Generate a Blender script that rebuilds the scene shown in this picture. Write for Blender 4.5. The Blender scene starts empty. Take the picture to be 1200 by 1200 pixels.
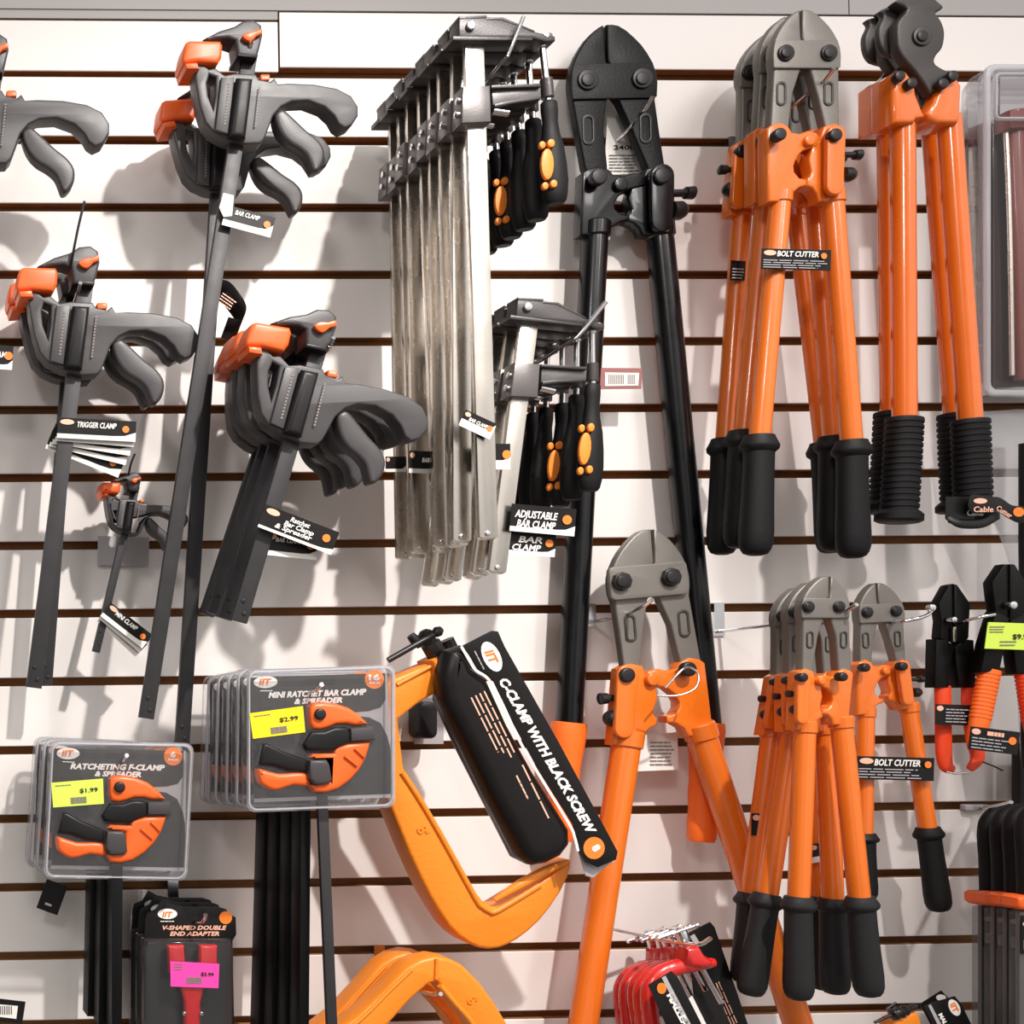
import bpy, math, random, cmath
from mathutils import Vector, Matrix
from mathutils.geometry import tessellate_polygon
random.seed(7)
SC = bpy.context.scene
COL = SC.collection

# ------------------------------------------------------------------ camera
YAW, PITCH, ROLL = 0.029969457, 0.013627689, 0.010686173
F_PX, CX, CY = 1344.87, -119.31, 791.89
CAM = Vector((-0.15, -1.3, 0.40))
ROT = Matrix.Rotation(-YAW, 3, 'Z') @ Matrix.Rotation(PITCH, 3, 'X') @ Matrix.Rotation(ROLL, 3, 'Y')
cd = bpy.data.cameras.new('camera')
cam = bpy.data.objects.new('camera', cd)
COL.objects.link(cam)
cd.sensor_width = 36.0
cd.lens = F_PX / 1200 * 36
cd.shift_x = (600 - CX) / 1200
cd.shift_y = (CY - 600) / 1200
cd.clip_start = 0.02
m4 = (ROT @ Matrix(((1, 0, 0), (0, 0, -1), (0, 1, 0)))).to_4x4()
m4.translation = CAM
cam.matrix_world = m4
SC.camera = cam

# ------------------------------------------------------------------ view, world and lights
SC.view_settings.view_transform = 'Standard'
SC.view_settings.look = 'None'
SC.view_settings.gamma = 1
SC.view_settings.exposure = 0.90
SC.cycles.transparent_max_bounces = 32

w = bpy.data.worlds.new('shop_interior')
SC.world = w
w.use_nodes = True
nt = w.node_tree
bg = nt.nodes['Background']
tc = nt.nodes.new('ShaderNodeTexCoord')
ns = nt.nodes.new('ShaderNodeTexNoise')
ns.inputs['Scale'].default_value = 2.2
ns.inputs['Detail'].default_value = 2
rp = nt.nodes.new('ShaderNodeValToRGB')
rp.color_ramp.elements[0].position = 0.42
rp.color_ramp.elements[0].color = (0.15, 0.145, 0.14, 1)
rp.color_ramp.elements[1].position = 0.60
rp.color_ramp.elements[1].color = (0.55, 0.53, 0.51, 1)
nt.links.new(tc.outputs['Generated'], ns.inputs['Vector'])
nt.links.new(ns.outputs['Fac'], rp.inputs['Fac'])
sx = nt.nodes.new('ShaderNodeVectorMath')
sx.operation = 'DOT_PRODUCT'
sx.inputs[1].default_value = (0.22, -0.82, 0.52)
nt.links.new(tc.outputs['Generated'], sx.inputs[0])
mr = nt.nodes.new('ShaderNodeMapRange')
mr.inputs['From Min'].default_value = 0.05
mr.inputs['From Max'].default_value = 0.95
mr.inputs['To Min'].default_value = 0.10
mr.inputs['To Max'].default_value = 1.4
nt.links.new(sx.outputs['Value'], mr.inputs['Value'])
nt.links.new(mr.outputs['Result'], bg.inputs['Strength'])
nt.links.new(rp.outputs['Color'], bg.inputs['Color'])


def spot(name, loc, aim, watts, size, cone, blend, col):
    l = bpy.data.lights.new(name, 'SPOT')
    l.energy = watts
    l.shadow_soft_size = size
    l.spot_size = math.radians(cone)
    l.spot_blend = blend
    l.color = col
    o = bpy.data.objects.new(name, l)
    COL.objects.link(o)
    o.location = loc
    o.rotation_euler = (Vector(aim) - Vector(loc)).to_track_quat('-Z', 'Y').to_euler()


def area(name, loc, aim, watts, sx, sy, col):
    l = bpy.data.lights.new(name, 'AREA')
    l.shape = 'RECTANGLE'
    l.size, l.size_y = sx, sy
    l.energy = watts
    l.color = col
    o = bpy.data.objects.new(name, l)
    COL.objects.link(o)
    o.location = loc
    o.rotation_euler = (Vector(aim) - Vector(loc)).to_track_quat('-Z', 'Y').to_euler()


spot('ceiling_spotlight', (0.73, -1.5, 1.92), (0.0, 0, 0.10), 88, 0.028, 58, 1.0, (1.0, 0.955, 0.90))
spot('ceiling_floodlight', (0.75, -1.5, 1.94), (1.0, 0, -0.35), 42, 0.03, 76, 1.0, (1.0, 0.94, 0.91))
area('ceiling_strip_light', (1.5, -1.9, 2.2), (0.9, 0, 0.2), 11, 0.25, 1.2, (1.0, 0.96, 0.95))
area('aisle_light', (-0.9, -2.4, 1.9), (0.4, 0, 0.3), 7, 0.3, 0.3, (1.0, 0.93, 0.9))


# ------------------------------------------------------------------ photo geometry helpers
def P(px, py, d):
    v = ROT @ Vector(((px - CX) / F_PX, 1, -(py - CY) / F_PX))
    t = (-d - CAM.y) / v.y
    return CAM + v * t


def PR(r, d):
    return r * (1.3 - d) / F_PX


class Sim:
    """similarity map of the drawing plane: drawn units -> frame units"""
    def __init__(s, a0, a1, b0, b1):
        a0, a1, b0, b1 = [complex(*q) for q in (a0, a1, b0, b1)]
        s.a, s.b, s.k = a0, b0, (b1 - b0) / (a1 - a0)

    def __call__(s, x, y=None):
        if y is None:
            return [s(*q[:2]) for q in x]
        w = s.b + (complex(x, y) - s.a) * s.k
        return (w.real, w.imag)

    @property
    def sc(s): return abs(s.k)

    @property
    def ang(s): return cmath.phase(s.k)


def crop(x0, y0, k=4.0):
    return Sim((0, 0), (k, 0), (x0, y0), (x0 + 1, y0))


def fr(px, py, deg=0, sc=1.0):
    c = cmath.rect(sc, math.radians(deg))
    return Sim((0, 0), (1, 0), (px, py), (px + c.real, py + c.imag))


ID = fr(0, 0)


# ------------------------------------------------------------------ materials
def lin(c):
    return tuple(((v / 255) / 12.92 if v / 255 <= .04045 else ((v / 255 + .055) / 1.055) ** 2.4) for v in c)


MATS = {}


def mat(name, rgb, rough=.5, metal=0., coat=0., bump=0., bscale=300, var=.08, vscale=40, spec=.5, rvar=.1):
    m = bpy.data.materials.new(name)
    m.use_nodes = True
    n, l = m.node_tree.nodes, m.node_tree.links
    b = n['Principled BSDF']
    c = lin(rgb)
    t = n.new('ShaderNodeTexCoord')
    ns = n.new('ShaderNodeTexNoise')
    ns.inputs['Scale'].default_value = vscale
    ns.inputs['Detail'].default_value = 5
    l.new(t.outputs['Object'], ns.inputs['Vector'])
    mx = n.new('ShaderNodeMix')
    mx.data_type = 'RGBA'
    mx.inputs[6].default_value = (*[max(0, v * (1 - var)) for v in c], 1)
    mx.inputs[7].default_value = (*[min(1, v * (1 + var)) for v in c], 1)
    l.new(ns.outputs['Fac'], mx.inputs[0])
    l.new(mx.outputs[2], b.inputs['Base Color'])
    mr = n.new('ShaderNodeMapRange')
    mr.inputs['To Min'].default_value = max(.02, rough - rvar)
    mr.inputs['To Max'].default_value = min(1, rough + rvar)
    l.new(ns.outputs['Fac'], mr.inputs['Value'])
    l.new(mr.outputs['Result'], b.inputs['Roughness'])
    b.inputs['Metallic'].default_value = metal
    b.inputs['Coat Weight'].default_value = coat
    b.inputs['Coat Roughness'].default_value = .08
    b.inputs['Specular IOR Level'].default_value = spec
    if bump:
        n2 = n.new('ShaderNodeTexNoise')
        n2.inputs['Scale'].default_value = bscale
        l.new(t.outputs['Object'], n2.inputs['Vector'])
        bp = n.new('ShaderNodeBump')
        bp.inputs['Strength'].default_value = bump
        bp.inputs['Distance'].default_value = .001
        l.new(n2.outputs['Fac'], bp.inputs['Height'])
        l.new(bp.outputs['Normal'], b.inputs['Normal'])
    MATS[name] = m
    return m


def clear(name, tint, haze, gloss_rough=.12, wav=0):
    m = bpy.data.materials.new(name)
    m.use_nodes = True
    n, l = m.node_tree.nodes, m.node_tree.links
    out = n['Material Output']
    n.remove(n['Principled BSDF'])
    tr = n.new('ShaderNodeBsdfTransparent')
    tr.inputs['Color'].default_value = (*tint, 1)
    gl = n.new('ShaderNodeBsdfGlossy')
    gl.inputs['Roughness'].default_value = gloss_rough
    df = n.new('ShaderNodeBsdfDiffuse')
    df.inputs['Color'].default_value = (.8, .8, .82, 1)
    if wav:
        tc_ = n.new('ShaderNodeTexCoord')
        nz = n.new('ShaderNodeTexNoise')
        nz.inputs['Scale'].default_value = 45
        bp = n.new('ShaderNodeBump')
        bp.inputs['Strength'].default_value = wav
        bp.inputs['Distance'].default_value = .01
        l.new(tc_.outputs['Object'], nz.inputs['Vector'])
        l.new(nz.outputs['Fac'], bp.inputs['Height'])
        l.new(bp.outputs['Normal'], gl.inputs['Normal'])
    lw = n.new('ShaderNodeLayerWeight')
    lw.inputs['Blend'].default_value = .35
    m1 = n.new('ShaderNodeMixShader')
    m2 = n.new('ShaderNodeMixShader')
    m1.inputs['Fac'].default_value = haze
    l.new(tr.outputs[0], m1.inputs[1])
    l.new(df.outputs[0], m1.inputs[2])
    sc = n.new('ShaderNodeMath')
    sc.operation = 'MULTIPLY'
    sc.inputs[1].default_value = .45
    l.new(lw.outputs['Fresnel'], sc.inputs[0])
    l.new(sc.outputs[0], m2.inputs['Fac'])
    l.new(m1.outputs[0], m2.inputs[1])
    l.new(gl.outputs[0], m2.inputs[2])
    l.new(m2.outputs[0], out.inputs['Surface'])
    MATS[name] = m
    return m


WHITE = mat('white_laminate', (232, 226, 222), .42, bump=.02, bscale=60, var=.012, vscale=3)
MDF = mat('brown_board_core', (152, 104, 62), .9, bump=.3, bscale=900, var=.25, vscale=60)
GREYP = mat('grey_trim_paint', (164, 160, 158), .6, var=.02, vscale=4)
PLA = mat('charcoal_plastic', (64, 61, 62), .42, bump=.12, bscale=900, var=.07)
PLB = mat('black_plastic', (30, 28, 29), .38, bump=.05, bscale=700, var=.1, spec=.22)
PORA = mat('orange_plastic', (240, 100, 34), .38, var=.04)
BARB = mat('blackened_steel', (50, 48, 50), .48, metal=.2, bump=.06, bscale=200, var=.18, vscale=60)
STEEL = mat('bright_steel', (214, 207, 198), .27, metal=1, bump=.03, bscale=120, var=.08, vscale=25, rvar=.1)
CHROME = mat('chrome', (225, 225, 228), .14, metal=1, var=.03, rvar=.05)
CAST = mat('dark_cast_iron', (64, 60, 60), .38, metal=.3, bump=.15, bscale=500, var=.15)
INL = mat('yellow_orange_rubber', (250, 138, 40), .5, var=.03)
GCA = mat('glare_lightened_cast', (112, 108, 107), .32, metal=.6, bump=.1, bscale=400, var=.08)  # casting colour lightened to stand in for glare on the sliding jaws
BLK = mat('gloss_black_steel', (14, 14, 15), .4, metal=.1, var=.1, spec=.22)
RUB = mat('black_rubber', (19, 18, 19), .55, bump=.2, bscale=1200, var=.1, spec=.22)
RUBG = mat('dark_grey_rubber', (36, 35, 36), .5, bump=.2, bscale=1200, var=.08, spec=.22)
OPA = mat('orange_enamel', (228, 112, 26), .3, coat=.5, bump=.04, bscale=150, var=.05, vscale=30)
OPB = mat('deep_orange_enamel', (228, 108, 20), .22, coat=.9, bump=.03, bscale=80, var=.06, vscale=25)
OCC = mat('cast_orange_enamel', (238, 134, 30), .42, bump=.35, bscale=260, var=.05, vscale=30)
HGR = mat('forged_grey_steel', (122, 117, 111), .42, metal=.35, bump=.12, bscale=420, var=.1, vscale=50)
HDK = mat('dark_forged_steel', (70, 66, 64), .42, metal=.4, bump=.12, bscale=420, var=.15, vscale=50)
BOLT = mat('black_oxide_bolt', (48, 45, 46), .35, metal=.5, var=.1)
BEN = mat('black_enamel', (6, 6, 8), .3, coat=.25, spec=.3, bump=.05, bscale=150, var=.1)
BHD = mat('black_forged_steel', (7, 7, 7), .42, bump=.25, bscale=350, var=.15, spec=.22)
CARD = mat('black_printed_card', (25, 23, 23), .35, var=.06, spec=.22)
CARDG = mat('dark_grey_printed_card', (50, 46, 45), .45, var=.04)
PAPW = mat('white_paper', (236, 232, 226), .6, var=.02)
PAPG = mat('grey_printed_card', (176, 172, 174), .5, var=.03)
INKW = mat('white_ink', (250, 244, 238), .6, var=.01)
INKO = mat('orange_ink', (248, 128, 40), .5, var=.02)
INKS = mat('salmon_ink', (244, 186, 160), .5, var=.02)
INKD = mat('dark_ink', (40, 36, 34), .6, var=.02)
INKG = mat('grey_ink', (128, 120, 116), .6, var=.02)
STY = mat('yellow_sticker', (255, 224, 20), .5, var=.02)
STG = mat('lime_sticker', (214, 240, 88), .5, var=.02)
STP = mat('pink_sticker', (250, 70, 170), .5, var=.02)
REDP = mat('red_plastic', (215, 26, 32), .3, coat=.4, var=.05)
REDE = mat('red_enamel', (206, 32, 28), .26, coat=.7, var=.07)
MAROON = mat('maroon_card', (150, 96, 92), .6, var=.04)
WOODR = mat('red_brown_wood', (118, 44, 30), .4, coat=.3, var=.3, vscale=20)
CLR = clear('clear_blister_plastic', (.965, .965, .97), .02)
CLRH = clear('hazy_blister_plastic', (.965, .965, .97), .045, .06, .25)
CLR2 = clear('glint_white_plastic_edge', (.92, .92, .94), .34)  # white haze mixed in to stand for glints along the pack edges
SLEEVE = clear('clear_poly_sleeve', (.93, .93, .94), .05, .2)
ORR = mat('bright_orange_rubber', (250, 112, 28), .5, bump=.1, bscale=700, var=.04)
ORD = mat('orange_red_rubber', (238, 72, 28), .5, bump=.1, bscale=700, var=.05)


# ------------------------------------------------------------------ geometry: each returns (verts, faces)
def from_id(data):
    o = bpy.data.objects.new('tmp', data)
    me = bpy.data.meshes.new_from_object(o)
    v = [tuple(x.co) for x in me.vertices]
    f = [tuple(p.vertices) for p in me.polygons]
    bpy.data.objects.remove(o)
    bpy.data.curves.remove(data)
    bpy.data.meshes.remove(me)
    return v, f


def smooth_pts(pts, n=5):
    out, L = [], len(pts)
    for i in range(L):
        p0, p1, p2, p3 = [pts[(i + k - 1) % L] for k in range(4)]
        for j in range(n):
            t = j / n
            out.append(tuple(.5 * ((2 * p1[a]) + (-p0[a] + p2[a]) * t + (2 * p0[a] - 5 * p1[a] + 4 * p2[a] - p3[a]) * t * t
                                   + (-p0[a] + 3 * p1[a] - 3 * p2[a] + p3[a]) * t ** 3) for a in (0, 1)))
    return out


def inset(ring, b):
    """move a closed ring (list of 2D vectors, solid on its left) inwards by b, never past its short edges"""
    n, out = len(ring), []
    for i in range(n):
        p, c, q = ring[i - 1], ring[i], ring[(i + 1) % n]
        e1, e2 = c - p, q - c
        l1, l2 = e1.length, e2.length
        if l1 < 1e-9 or l2 < 1e-9:
            out.append(c.copy())
            continue
        n1 = Vector((-e1.y, e1.x)) / l1
        n2 = Vector((-e2.y, e2.x)) / l2
        m = n1 + n2
        if m.length < 1e-6: m = n1
        m.normalize()
        k = 1 / max(.55, m.dot(n1))
        out.append(c + m * min(b * k, b * 1.8))
    return out


def slab(pts, d, t, bev=.0012, holes=(), M=ID, sm=0, lean=None, br=1):
    """outline in the drawing plane, centred at depth d, thickness t, rounded edges"""
    bev = min(bev, t * .49)
    rings = []
    for k, ring in enumerate([pts, *holes]):
        ring = M(ring)
        if sm: ring = smooth_pts(ring, sm)
        w = [Vector((p.x, p.z)) for p in (P(x, y, d + t / 2) for x, y in ring)]
        w = [p for i, p in enumerate(w) if (p - w[i - 1]).length > 2e-5]
        ar = sum(w[i].x * w[(i + 1) % len(w)].y - w[(i + 1) % len(w)].x * w[i].y for i in range(len(w)))
        if (ar < 0) == (k == 0): w.reverse()
        rings.append(w)
    nb = br + 1
    lev = [(bev * (1 - math.sin(math.pi / 2 * j / nb)), t / 2 - bev * (1 - math.cos(math.pi / 2 * j / nb))) for j in range(nb + 1)]
    # (inset, |half thickness|) from the face edge to the side
    lev = [(bev * (1 - math.sin(a)), t / 2 - bev * (1 - math.cos(a))) for a in [math.pi / 2 * j / nb for j in range(nb + 1)]]
    prof = [(ins, z) for ins, z in lev] + [(ins, -z) for ins, z in reversed(lev)]
    if bev < 2e-4: prof = [(0, t / 2), (0, -t / 2)]
    V, F = [], []
    starts = []
    for w in rings:
        L = []
        for ins, z in prof:
            r = inset(w, ins) if ins > 1e-7 else w
            L.append(len(V))
            V += [(p.x, -d - z, p.y) for p in r]
        n = len(w)
        for a, b in zip(L, L[1:]):
            for i in range(n):
                k = (i + 1) % n
                F.append((a + i, b + i, b + k, a + k))
        starts.append((L[0], L[-1], n))
    for side in (0, 1):
        idx = [i for st in starts for i in range(st[side], st[side] + st[2])]
        loops = [[Vector((V[i][0], V[i][2], 0)) for i in range(st[side], st[side] + st[2])] for st in starts]
        tri = tessellate_polygon(loops)
        for a, b, c in tri:
            A, B, Cc = [Vector((V[idx[q]][0], V[idx[q]][2])) for q in (a, b, c)]
            cw = (B - A).cross(Cc - A) < 0
            f = (idx[a], idx[b], idx[c])
            F.append(f if cw == bool(side) else f[::-1])
    return V, F


def rrect(x0, y0, x1, y1, r, n=4):
    o = []
    for cx, cy, a in ((x1 - r, y0 + r, -90), (x1 - r, y1 - r, 0), (x0 + r, y1 - r, 90), (x0 + r, y0 + r, 180)):
        for i in range(n + 1):
            t = math.radians(a + 90 * i / n)
            o.append((cx + r * math.cos(t), cy + r * math.sin(t)))
    return o


def ell(cx, cy, rx, ry=None, n=20):
    ry = ry or rx
    return [(cx + rx * math.cos(2 * math.pi * i / n), cy + ry * math.sin(2 * math.pi * i / n)) for i in range(n)]


def sweep(path, radii, seg=14, flat=1.0, cap=True):
    """tube through 3D points; radii in metres; flat squashes it in depth"""
    v, f = [], []
    n = len(path)
    for i, p in enumerate(path):
        a = path[max(0, i - 1)]
        b = path[min(n - 1, i + 1)]
        t = (b - a).normalized()
        ref = Vector((0, 1, 0)) if abs(t.y) < .9 else Vector((0, 0, 1))
        s = t.cross(ref).normalized()
        u = s.cross(t).normalized()
        for k in range(seg):
            g = 2 * math.pi * k / seg
            v.append(tuple(p + s * math.cos(g) * radii[i] + u * math.sin(g) * radii[i] * flat))
    for i in range(n - 1):
        for k in range(seg):
            k2 = (k + 1) % seg
            f.append((i * seg + k, i * seg + k2, (i + 1) * seg + k2, (i + 1) * seg + k))
    if cap:
        f.append(tuple(range(seg))[::-1])
        f.append(tuple(range((n - 1) * seg, n * seg)))
    return v, f


def cr3(pts, n=6):
    """smooth 3D path from key points"""
    out = []
    L = len(pts)
    for i in range(L - 1):
        p0, p1, p2, p3 = pts[max(0, i - 1)], pts[i], pts[i + 1], pts[min(L - 1, i + 2)]
        for j in range(n):
            t = j / n
            out.append(.5 * ((2 * p1) + (p2 - p0) * t + (2 * p0 - 5 * p1 + 4 * p2 - p3) * t * t + (3 * p1 - p0 - 3 * p2 + p3) * t ** 3))
    out.append(pts[-1])
    return out


def rod(pts, r, M=ID, seg=12, flat=1.0, sm=0):
    """pts: (x, y, depth); r in frame px (number or list)"""
    w = [P(*M(x, y), d) for x, y, d in pts]
    rs = [PR(r * (M.sc), q[2]) for q in pts] if not isinstance(r, (list, tuple)) else [PR(a * M.sc, q[2]) for a, q in zip(r, pts)]
    if sm:
        w2 = cr3(w, sm)
        m = len(w)
        rs = [rs[min(m - 1, int(i / sm))] * (1 - (i / sm) % 1) + rs[min(m - 1, int(i / sm) + 1)] * ((i / sm) % 1) for i in range(len(w2))]
        w = w2
    return sweep(w, rs, seg, flat)


def lathe(p0, p1, prof, M=ID, d=0., d1=None, seg=20, flat=1.0):
    """prof: (t 0..1 along p0-p1, radius in drawn units)"""
    a = P(*M(*p0), d)
    b = P(*M(*p1), d if d1 is None else d1)
    return sweep([a.lerp(b, t) for t, r in prof], [max(1e-5, PR(r * M.sc, d)) for t, r in prof], seg, flat)


def disc(x, y, r, d, t, M=ID, bev=.001, n=18):
    return slab(ell(x, y, r, n=n), d, t, bev, M=M, br=2)


def text(body, x, y, d, h, M=ID, ang=0, w=None, bold=.012, shear=.0, align='LEFT', th=.0004):
    """lettering: baseline start (x, y), cap height h in drawn units"""
    cu = bpy.data.curves.new('t', 'FONT')
    cu.body = body
    cu.size = 1
    cu.shear = shear
    cu.offset = bold
    cu.extrude = .05
    cu.resolution_u = 2
    cu.align_x = 'LEFT'
    v, f = from_id(cu)
    if not v: return [], []
    x0, x1 = min(q[0] for q in v), max(q[0] for q in v)
    W = max(1e-6, x1 - x0)
    s = h / .70
    sx = s if w is None else w / W
    off = 0 if align == 'LEFT' else (-W * sx / 2 if align == 'CENTER' else -W * sx)
    a = math.radians(ang)
    out = []
    for q in v:
        u, vv = (q[0] - x0) * sx + off, -q[1] * s
        X, Y = x + u * math.cos(a) - vv * math.sin(a), y + u * math.sin(a) + vv * math.cos(a)
        p = P(*M(X, Y), d)
        out.append((p.x, p.y - (q[2] / .05) * th / 2, p.z))
    return out, f


def lines(x0, y0, x1, y1, n, d, M=ID, hh=.35, rag=.25, seed=1):
    """rows of fine print too small to read, as thin strips of ink"""
    r = random.Random(seed)
    V, F = [], []
    st = (y1 - y0) / n
    for i in range(n):
        y = y0 + st * (i + .5)
        x = x0
        xe = x1 - (x1 - x0) * rag * r.random()
        while x < xe - 1e-6:
            ww = min((x1 - x0) * r.uniform(.12, .3), xe - x)
            g = slab([(x, y - st * hh / 2), (x + ww, y - st * hh / 2), (x + ww, y + st * hh / 2), (x, y + st * hh / 2)], d, .0003, 0.00001, M=M)
            o = len(V)
            V += g[0]
            F += [tuple(k + o for k in q) for q in g[1]]
            x += ww + (x1 - x0) * .03
    return V, F


def box3(x0, x1, y0, y1, z0, z1):
    v = [(x, y, z) for x in (x0, x1) for y in (y0, y1) for z in (z0, z1)]
    return v, [(0, 1, 3, 2), (4, 6, 7, 5), (0, 4, 5, 1), (2, 3, 7, 6), (0, 2, 6, 4), (1, 5, 7, 3)]


# ------------------------------------------------------------------ objects
def root_of(o):
    while o.parent: o = o.parent
    return o


def thing(name, label, cat, at, group=None):
    o = bpy.data.objects.new(name, None)
    COL.objects.link(o)
    o.empty_display_size = .02
    o.location = P(*at)
    o['label'] = label
    o['category'] = cat
    if group: o['group'] = group
    return o


def part(name, parent, geoms, label=None, smooth=38):
    """geoms: list of (geometry, material); one mesh object"""
    off = root_of(parent).location if parent else Vector((0, 0, 0))
    V, F, mi, ms = [], [], [], []
    for g, m in geoms:
        o = len(V)
        V += [(q[0] - off.x, q[1] - off.y, q[2] - off.z) for q in g[0]]
        F += [tuple(k + o for k in q) for q in g[1]]
        if m not in ms: ms.append(m)
        mi += [ms.index(m)] * len(g[1])
    me = bpy.data.meshes.new(name)
    me.from_pydata(V, [], F)
    for m in ms: me.materials.append(m)
    me.polygons.foreach_set('material_index', mi)
    me.polygons.foreach_set('use_smooth', [len(q) == 4 for q in F])
    me.set_sharp_from_angle(angle=math.radians(smooth))
    me.update()
    o = bpy.data.objects.new(name, me)
    COL.objects.link(o)
    if parent: o.parent = parent
    if label: o['label'] = label
    return o


def dup(root, at, label, rot=0, dz=0, sc=1.0, skip=()):
    r = root.copy()
    COL.objects.link(r)
    r.location = P(*at) + Vector((0, 0, dz))
    r.rotation_euler = (0, math.radians(rot), 0)
    r.scale = (sc,) * 3
    r['label'] = label
    for ch in list(root.children):
        if ch.name.split('.')[0] in skip: continue
        c = ch.copy()
        COL.objects.link(c)
        c.parent = r
        for g in list(ch.children):
            d = g.copy()
            COL.objects.link(d)
            d.parent = c
    return r


ORD_ = ['second', 'third', 'fourth', 'fifth', 'sixth', 'seventh', 'eighth', 'ninth']

# ------------------------------------------------------------------ the wall
PER, Z0 = .0776, 1.1074          # slat pitch and height of the first groove


def struct(name, geoms):
    o = part(name, None, geoms, smooth=30)
    o['kind'] = 'structure'
    return o


def slat(x0, x1, z0, z1, y=0.):
    """one laminated board with brown core edges"""
    b = .0008
    v = [(x0, y + .0125, z0), (x1, y + .0125, z0), (x1, y + .0125, z1), (x0, y + .0125, z1),
         (x0, y + b, z0), (x1, y + b, z0), (x1, y + b, z1), (x0, y + b, z1),
         (x0, y, z0 + b), (x1, y, z0 + b), (x1, y, z1 - b), (x0, y, z1 - b)]
    core = [(0, 1, 5, 4), (2, 3, 7, 6), (1, 2, 6, 5), (3, 0, 4, 7)]
    face = [(8, 9, 10, 11), (4, 5, 9, 8), (6, 7, 11, 10), (5, 6, 10, 9), (7, 4, 8, 11)]
    return [((v, core), MDF), ((v, face), WHITE)]


XS = P(327, 50, 0).x
gs = []
G = .0047
for k in range(0, 22):
    z1 = Z0 - k * PER - G
    z0 = Z0 - (k + 1) * PER + G
    gs += slat(-.9, 2.2, z0, z1)
zl = Z0 - .0035
gs += slat(XS + .001, 2.2, Z0 + G + .003, P(600, 16, 0).z)
gs += slat(-.9, XS - .001, Z0 + G - .002, P(150, 23, 0).z - .0005, .0012)
gs.append((box3(-.9, 2.2, .0165, .024, -.65, 1.30), MDF))
struct('wall_back', gs)
zt = P(600, 14.5, 0).z
xs2 = P(994, 10, 0).x
struct('trim_1', [(box3(-.9, xs2 - .0008, -.001, .012, zt, 1.75), GREYP), (box3(xs2 + .0008, 2.2, -.001, .012, zt, 1.75), GREYP),
                  (box3(-.9, XS - .001, .0005, .012, P(150, 21.5, 0).z, zt), GREYP)])
struct('wall_back_upper', [(box3(-.9, 2.2, .0242, .04, 1.1, 1.8), GREYP)])


struct('floor', [(box3(-2.5, 3.5, -4.0, .02, -1.30, -1.25), mat('grey_vinyl_floor', (150, 142, 134), .5, var=.1, vscale=6))])

# ------------------------------------------------------------------ shared small parts
def hook(px, py, d, label, tip=34, ang=0, r=2.6, base=8):
    """chrome slatwall hook: plate in a groove, wire out to the front, end bent up"""
    a = P(px, py, d)
    k = round((Z0 - (a.z - .012)) / PER)
    zg = Z0 - k * PER
    t = thing('slatwall_hook', label, 'hook', (px, py, 0), 'chrome wire hooks in the slatted wall')
    t.location = Vector((a.x, 0, zg))
    zb = a.z - .02
    pth = [Vector((a.x, -.002, zb)), Vector((a.x, -.02, zb)), Vector((a.x, -d * .6, zb + .004)), Vector((a.x, -d + .012, zb + .010))]
    s = math.sin(math.radians(ang))
    pth += [Vector((a.x + .004 * s, -d + .002, zb + .013)), Vector((a.x + tip * .001 * s, -d - .006, zb + .013 + tip * .0009))]
    rr = PR(r, d)
    part('wire', t, [(sweep(cr3(pth, 5), [rr] * 26, 10), CHROME)])
    part('mounting_plate', t, [(box3(a.x - .006, a.x + .006, -.0022, -.0002, min(zb, zg) - .006, max(zg, zb) + .006), CHROME),
                               (box3(a.x - .006, a.x + .006, -.001, .009, zg - .003, zg + .003), CHROME)])
    return t


def hang_tag(parent, M, w, h, d, rows, seed=1, mat_=CARD, circle=True, logo=True, name='hang_tag', lab=None, white=.2, thick=.0006):
    """card drawn in frame M, top-left (0,0): black top with lettering, white lower strip"""
    t = part(name, parent, [(slab([(0, 0), (w, 0), (w, h), (0, h)], d, thick, .0001, M=M), mat_)], lab)
    if white:
        part('white_strip', t, [(slab([(0, h * (1 - white)), (w * .72, h * (1 - white)), (w * .86, h * (1 - white * 1.15)), (w, h * (1 - white * 2)), (w, h), (0, h)], d + .0007, .0005, .0001, M=M), PAPW)])
    g = []
    if logo: g.append((slab(ell(w * .12, h * .2, w * .09, h * .13), d + .0008, .0004, .0001, M=M), INKS))
    if circle: g.append((slab(ell(w * .87, h * .42, h * .17), d + .0012, .0004, .0001, M=M), INKO))
    if g: part('printed_marks', t, g)
    L = [(text(s, x * w, y * h, d + .0009, hh * h, M=M, w=ww * w if ww else None, align='LEFT', shear=.2, bold=.02), INKW) for s, x, y, hh, ww in rows]
    if L: part('lettering', t, L)
    return t


# ------------------------------------------------------------------ trigger clamps
C0 = crop(0, 260)
CL3 = ((390, 375), (340, 700))


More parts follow.
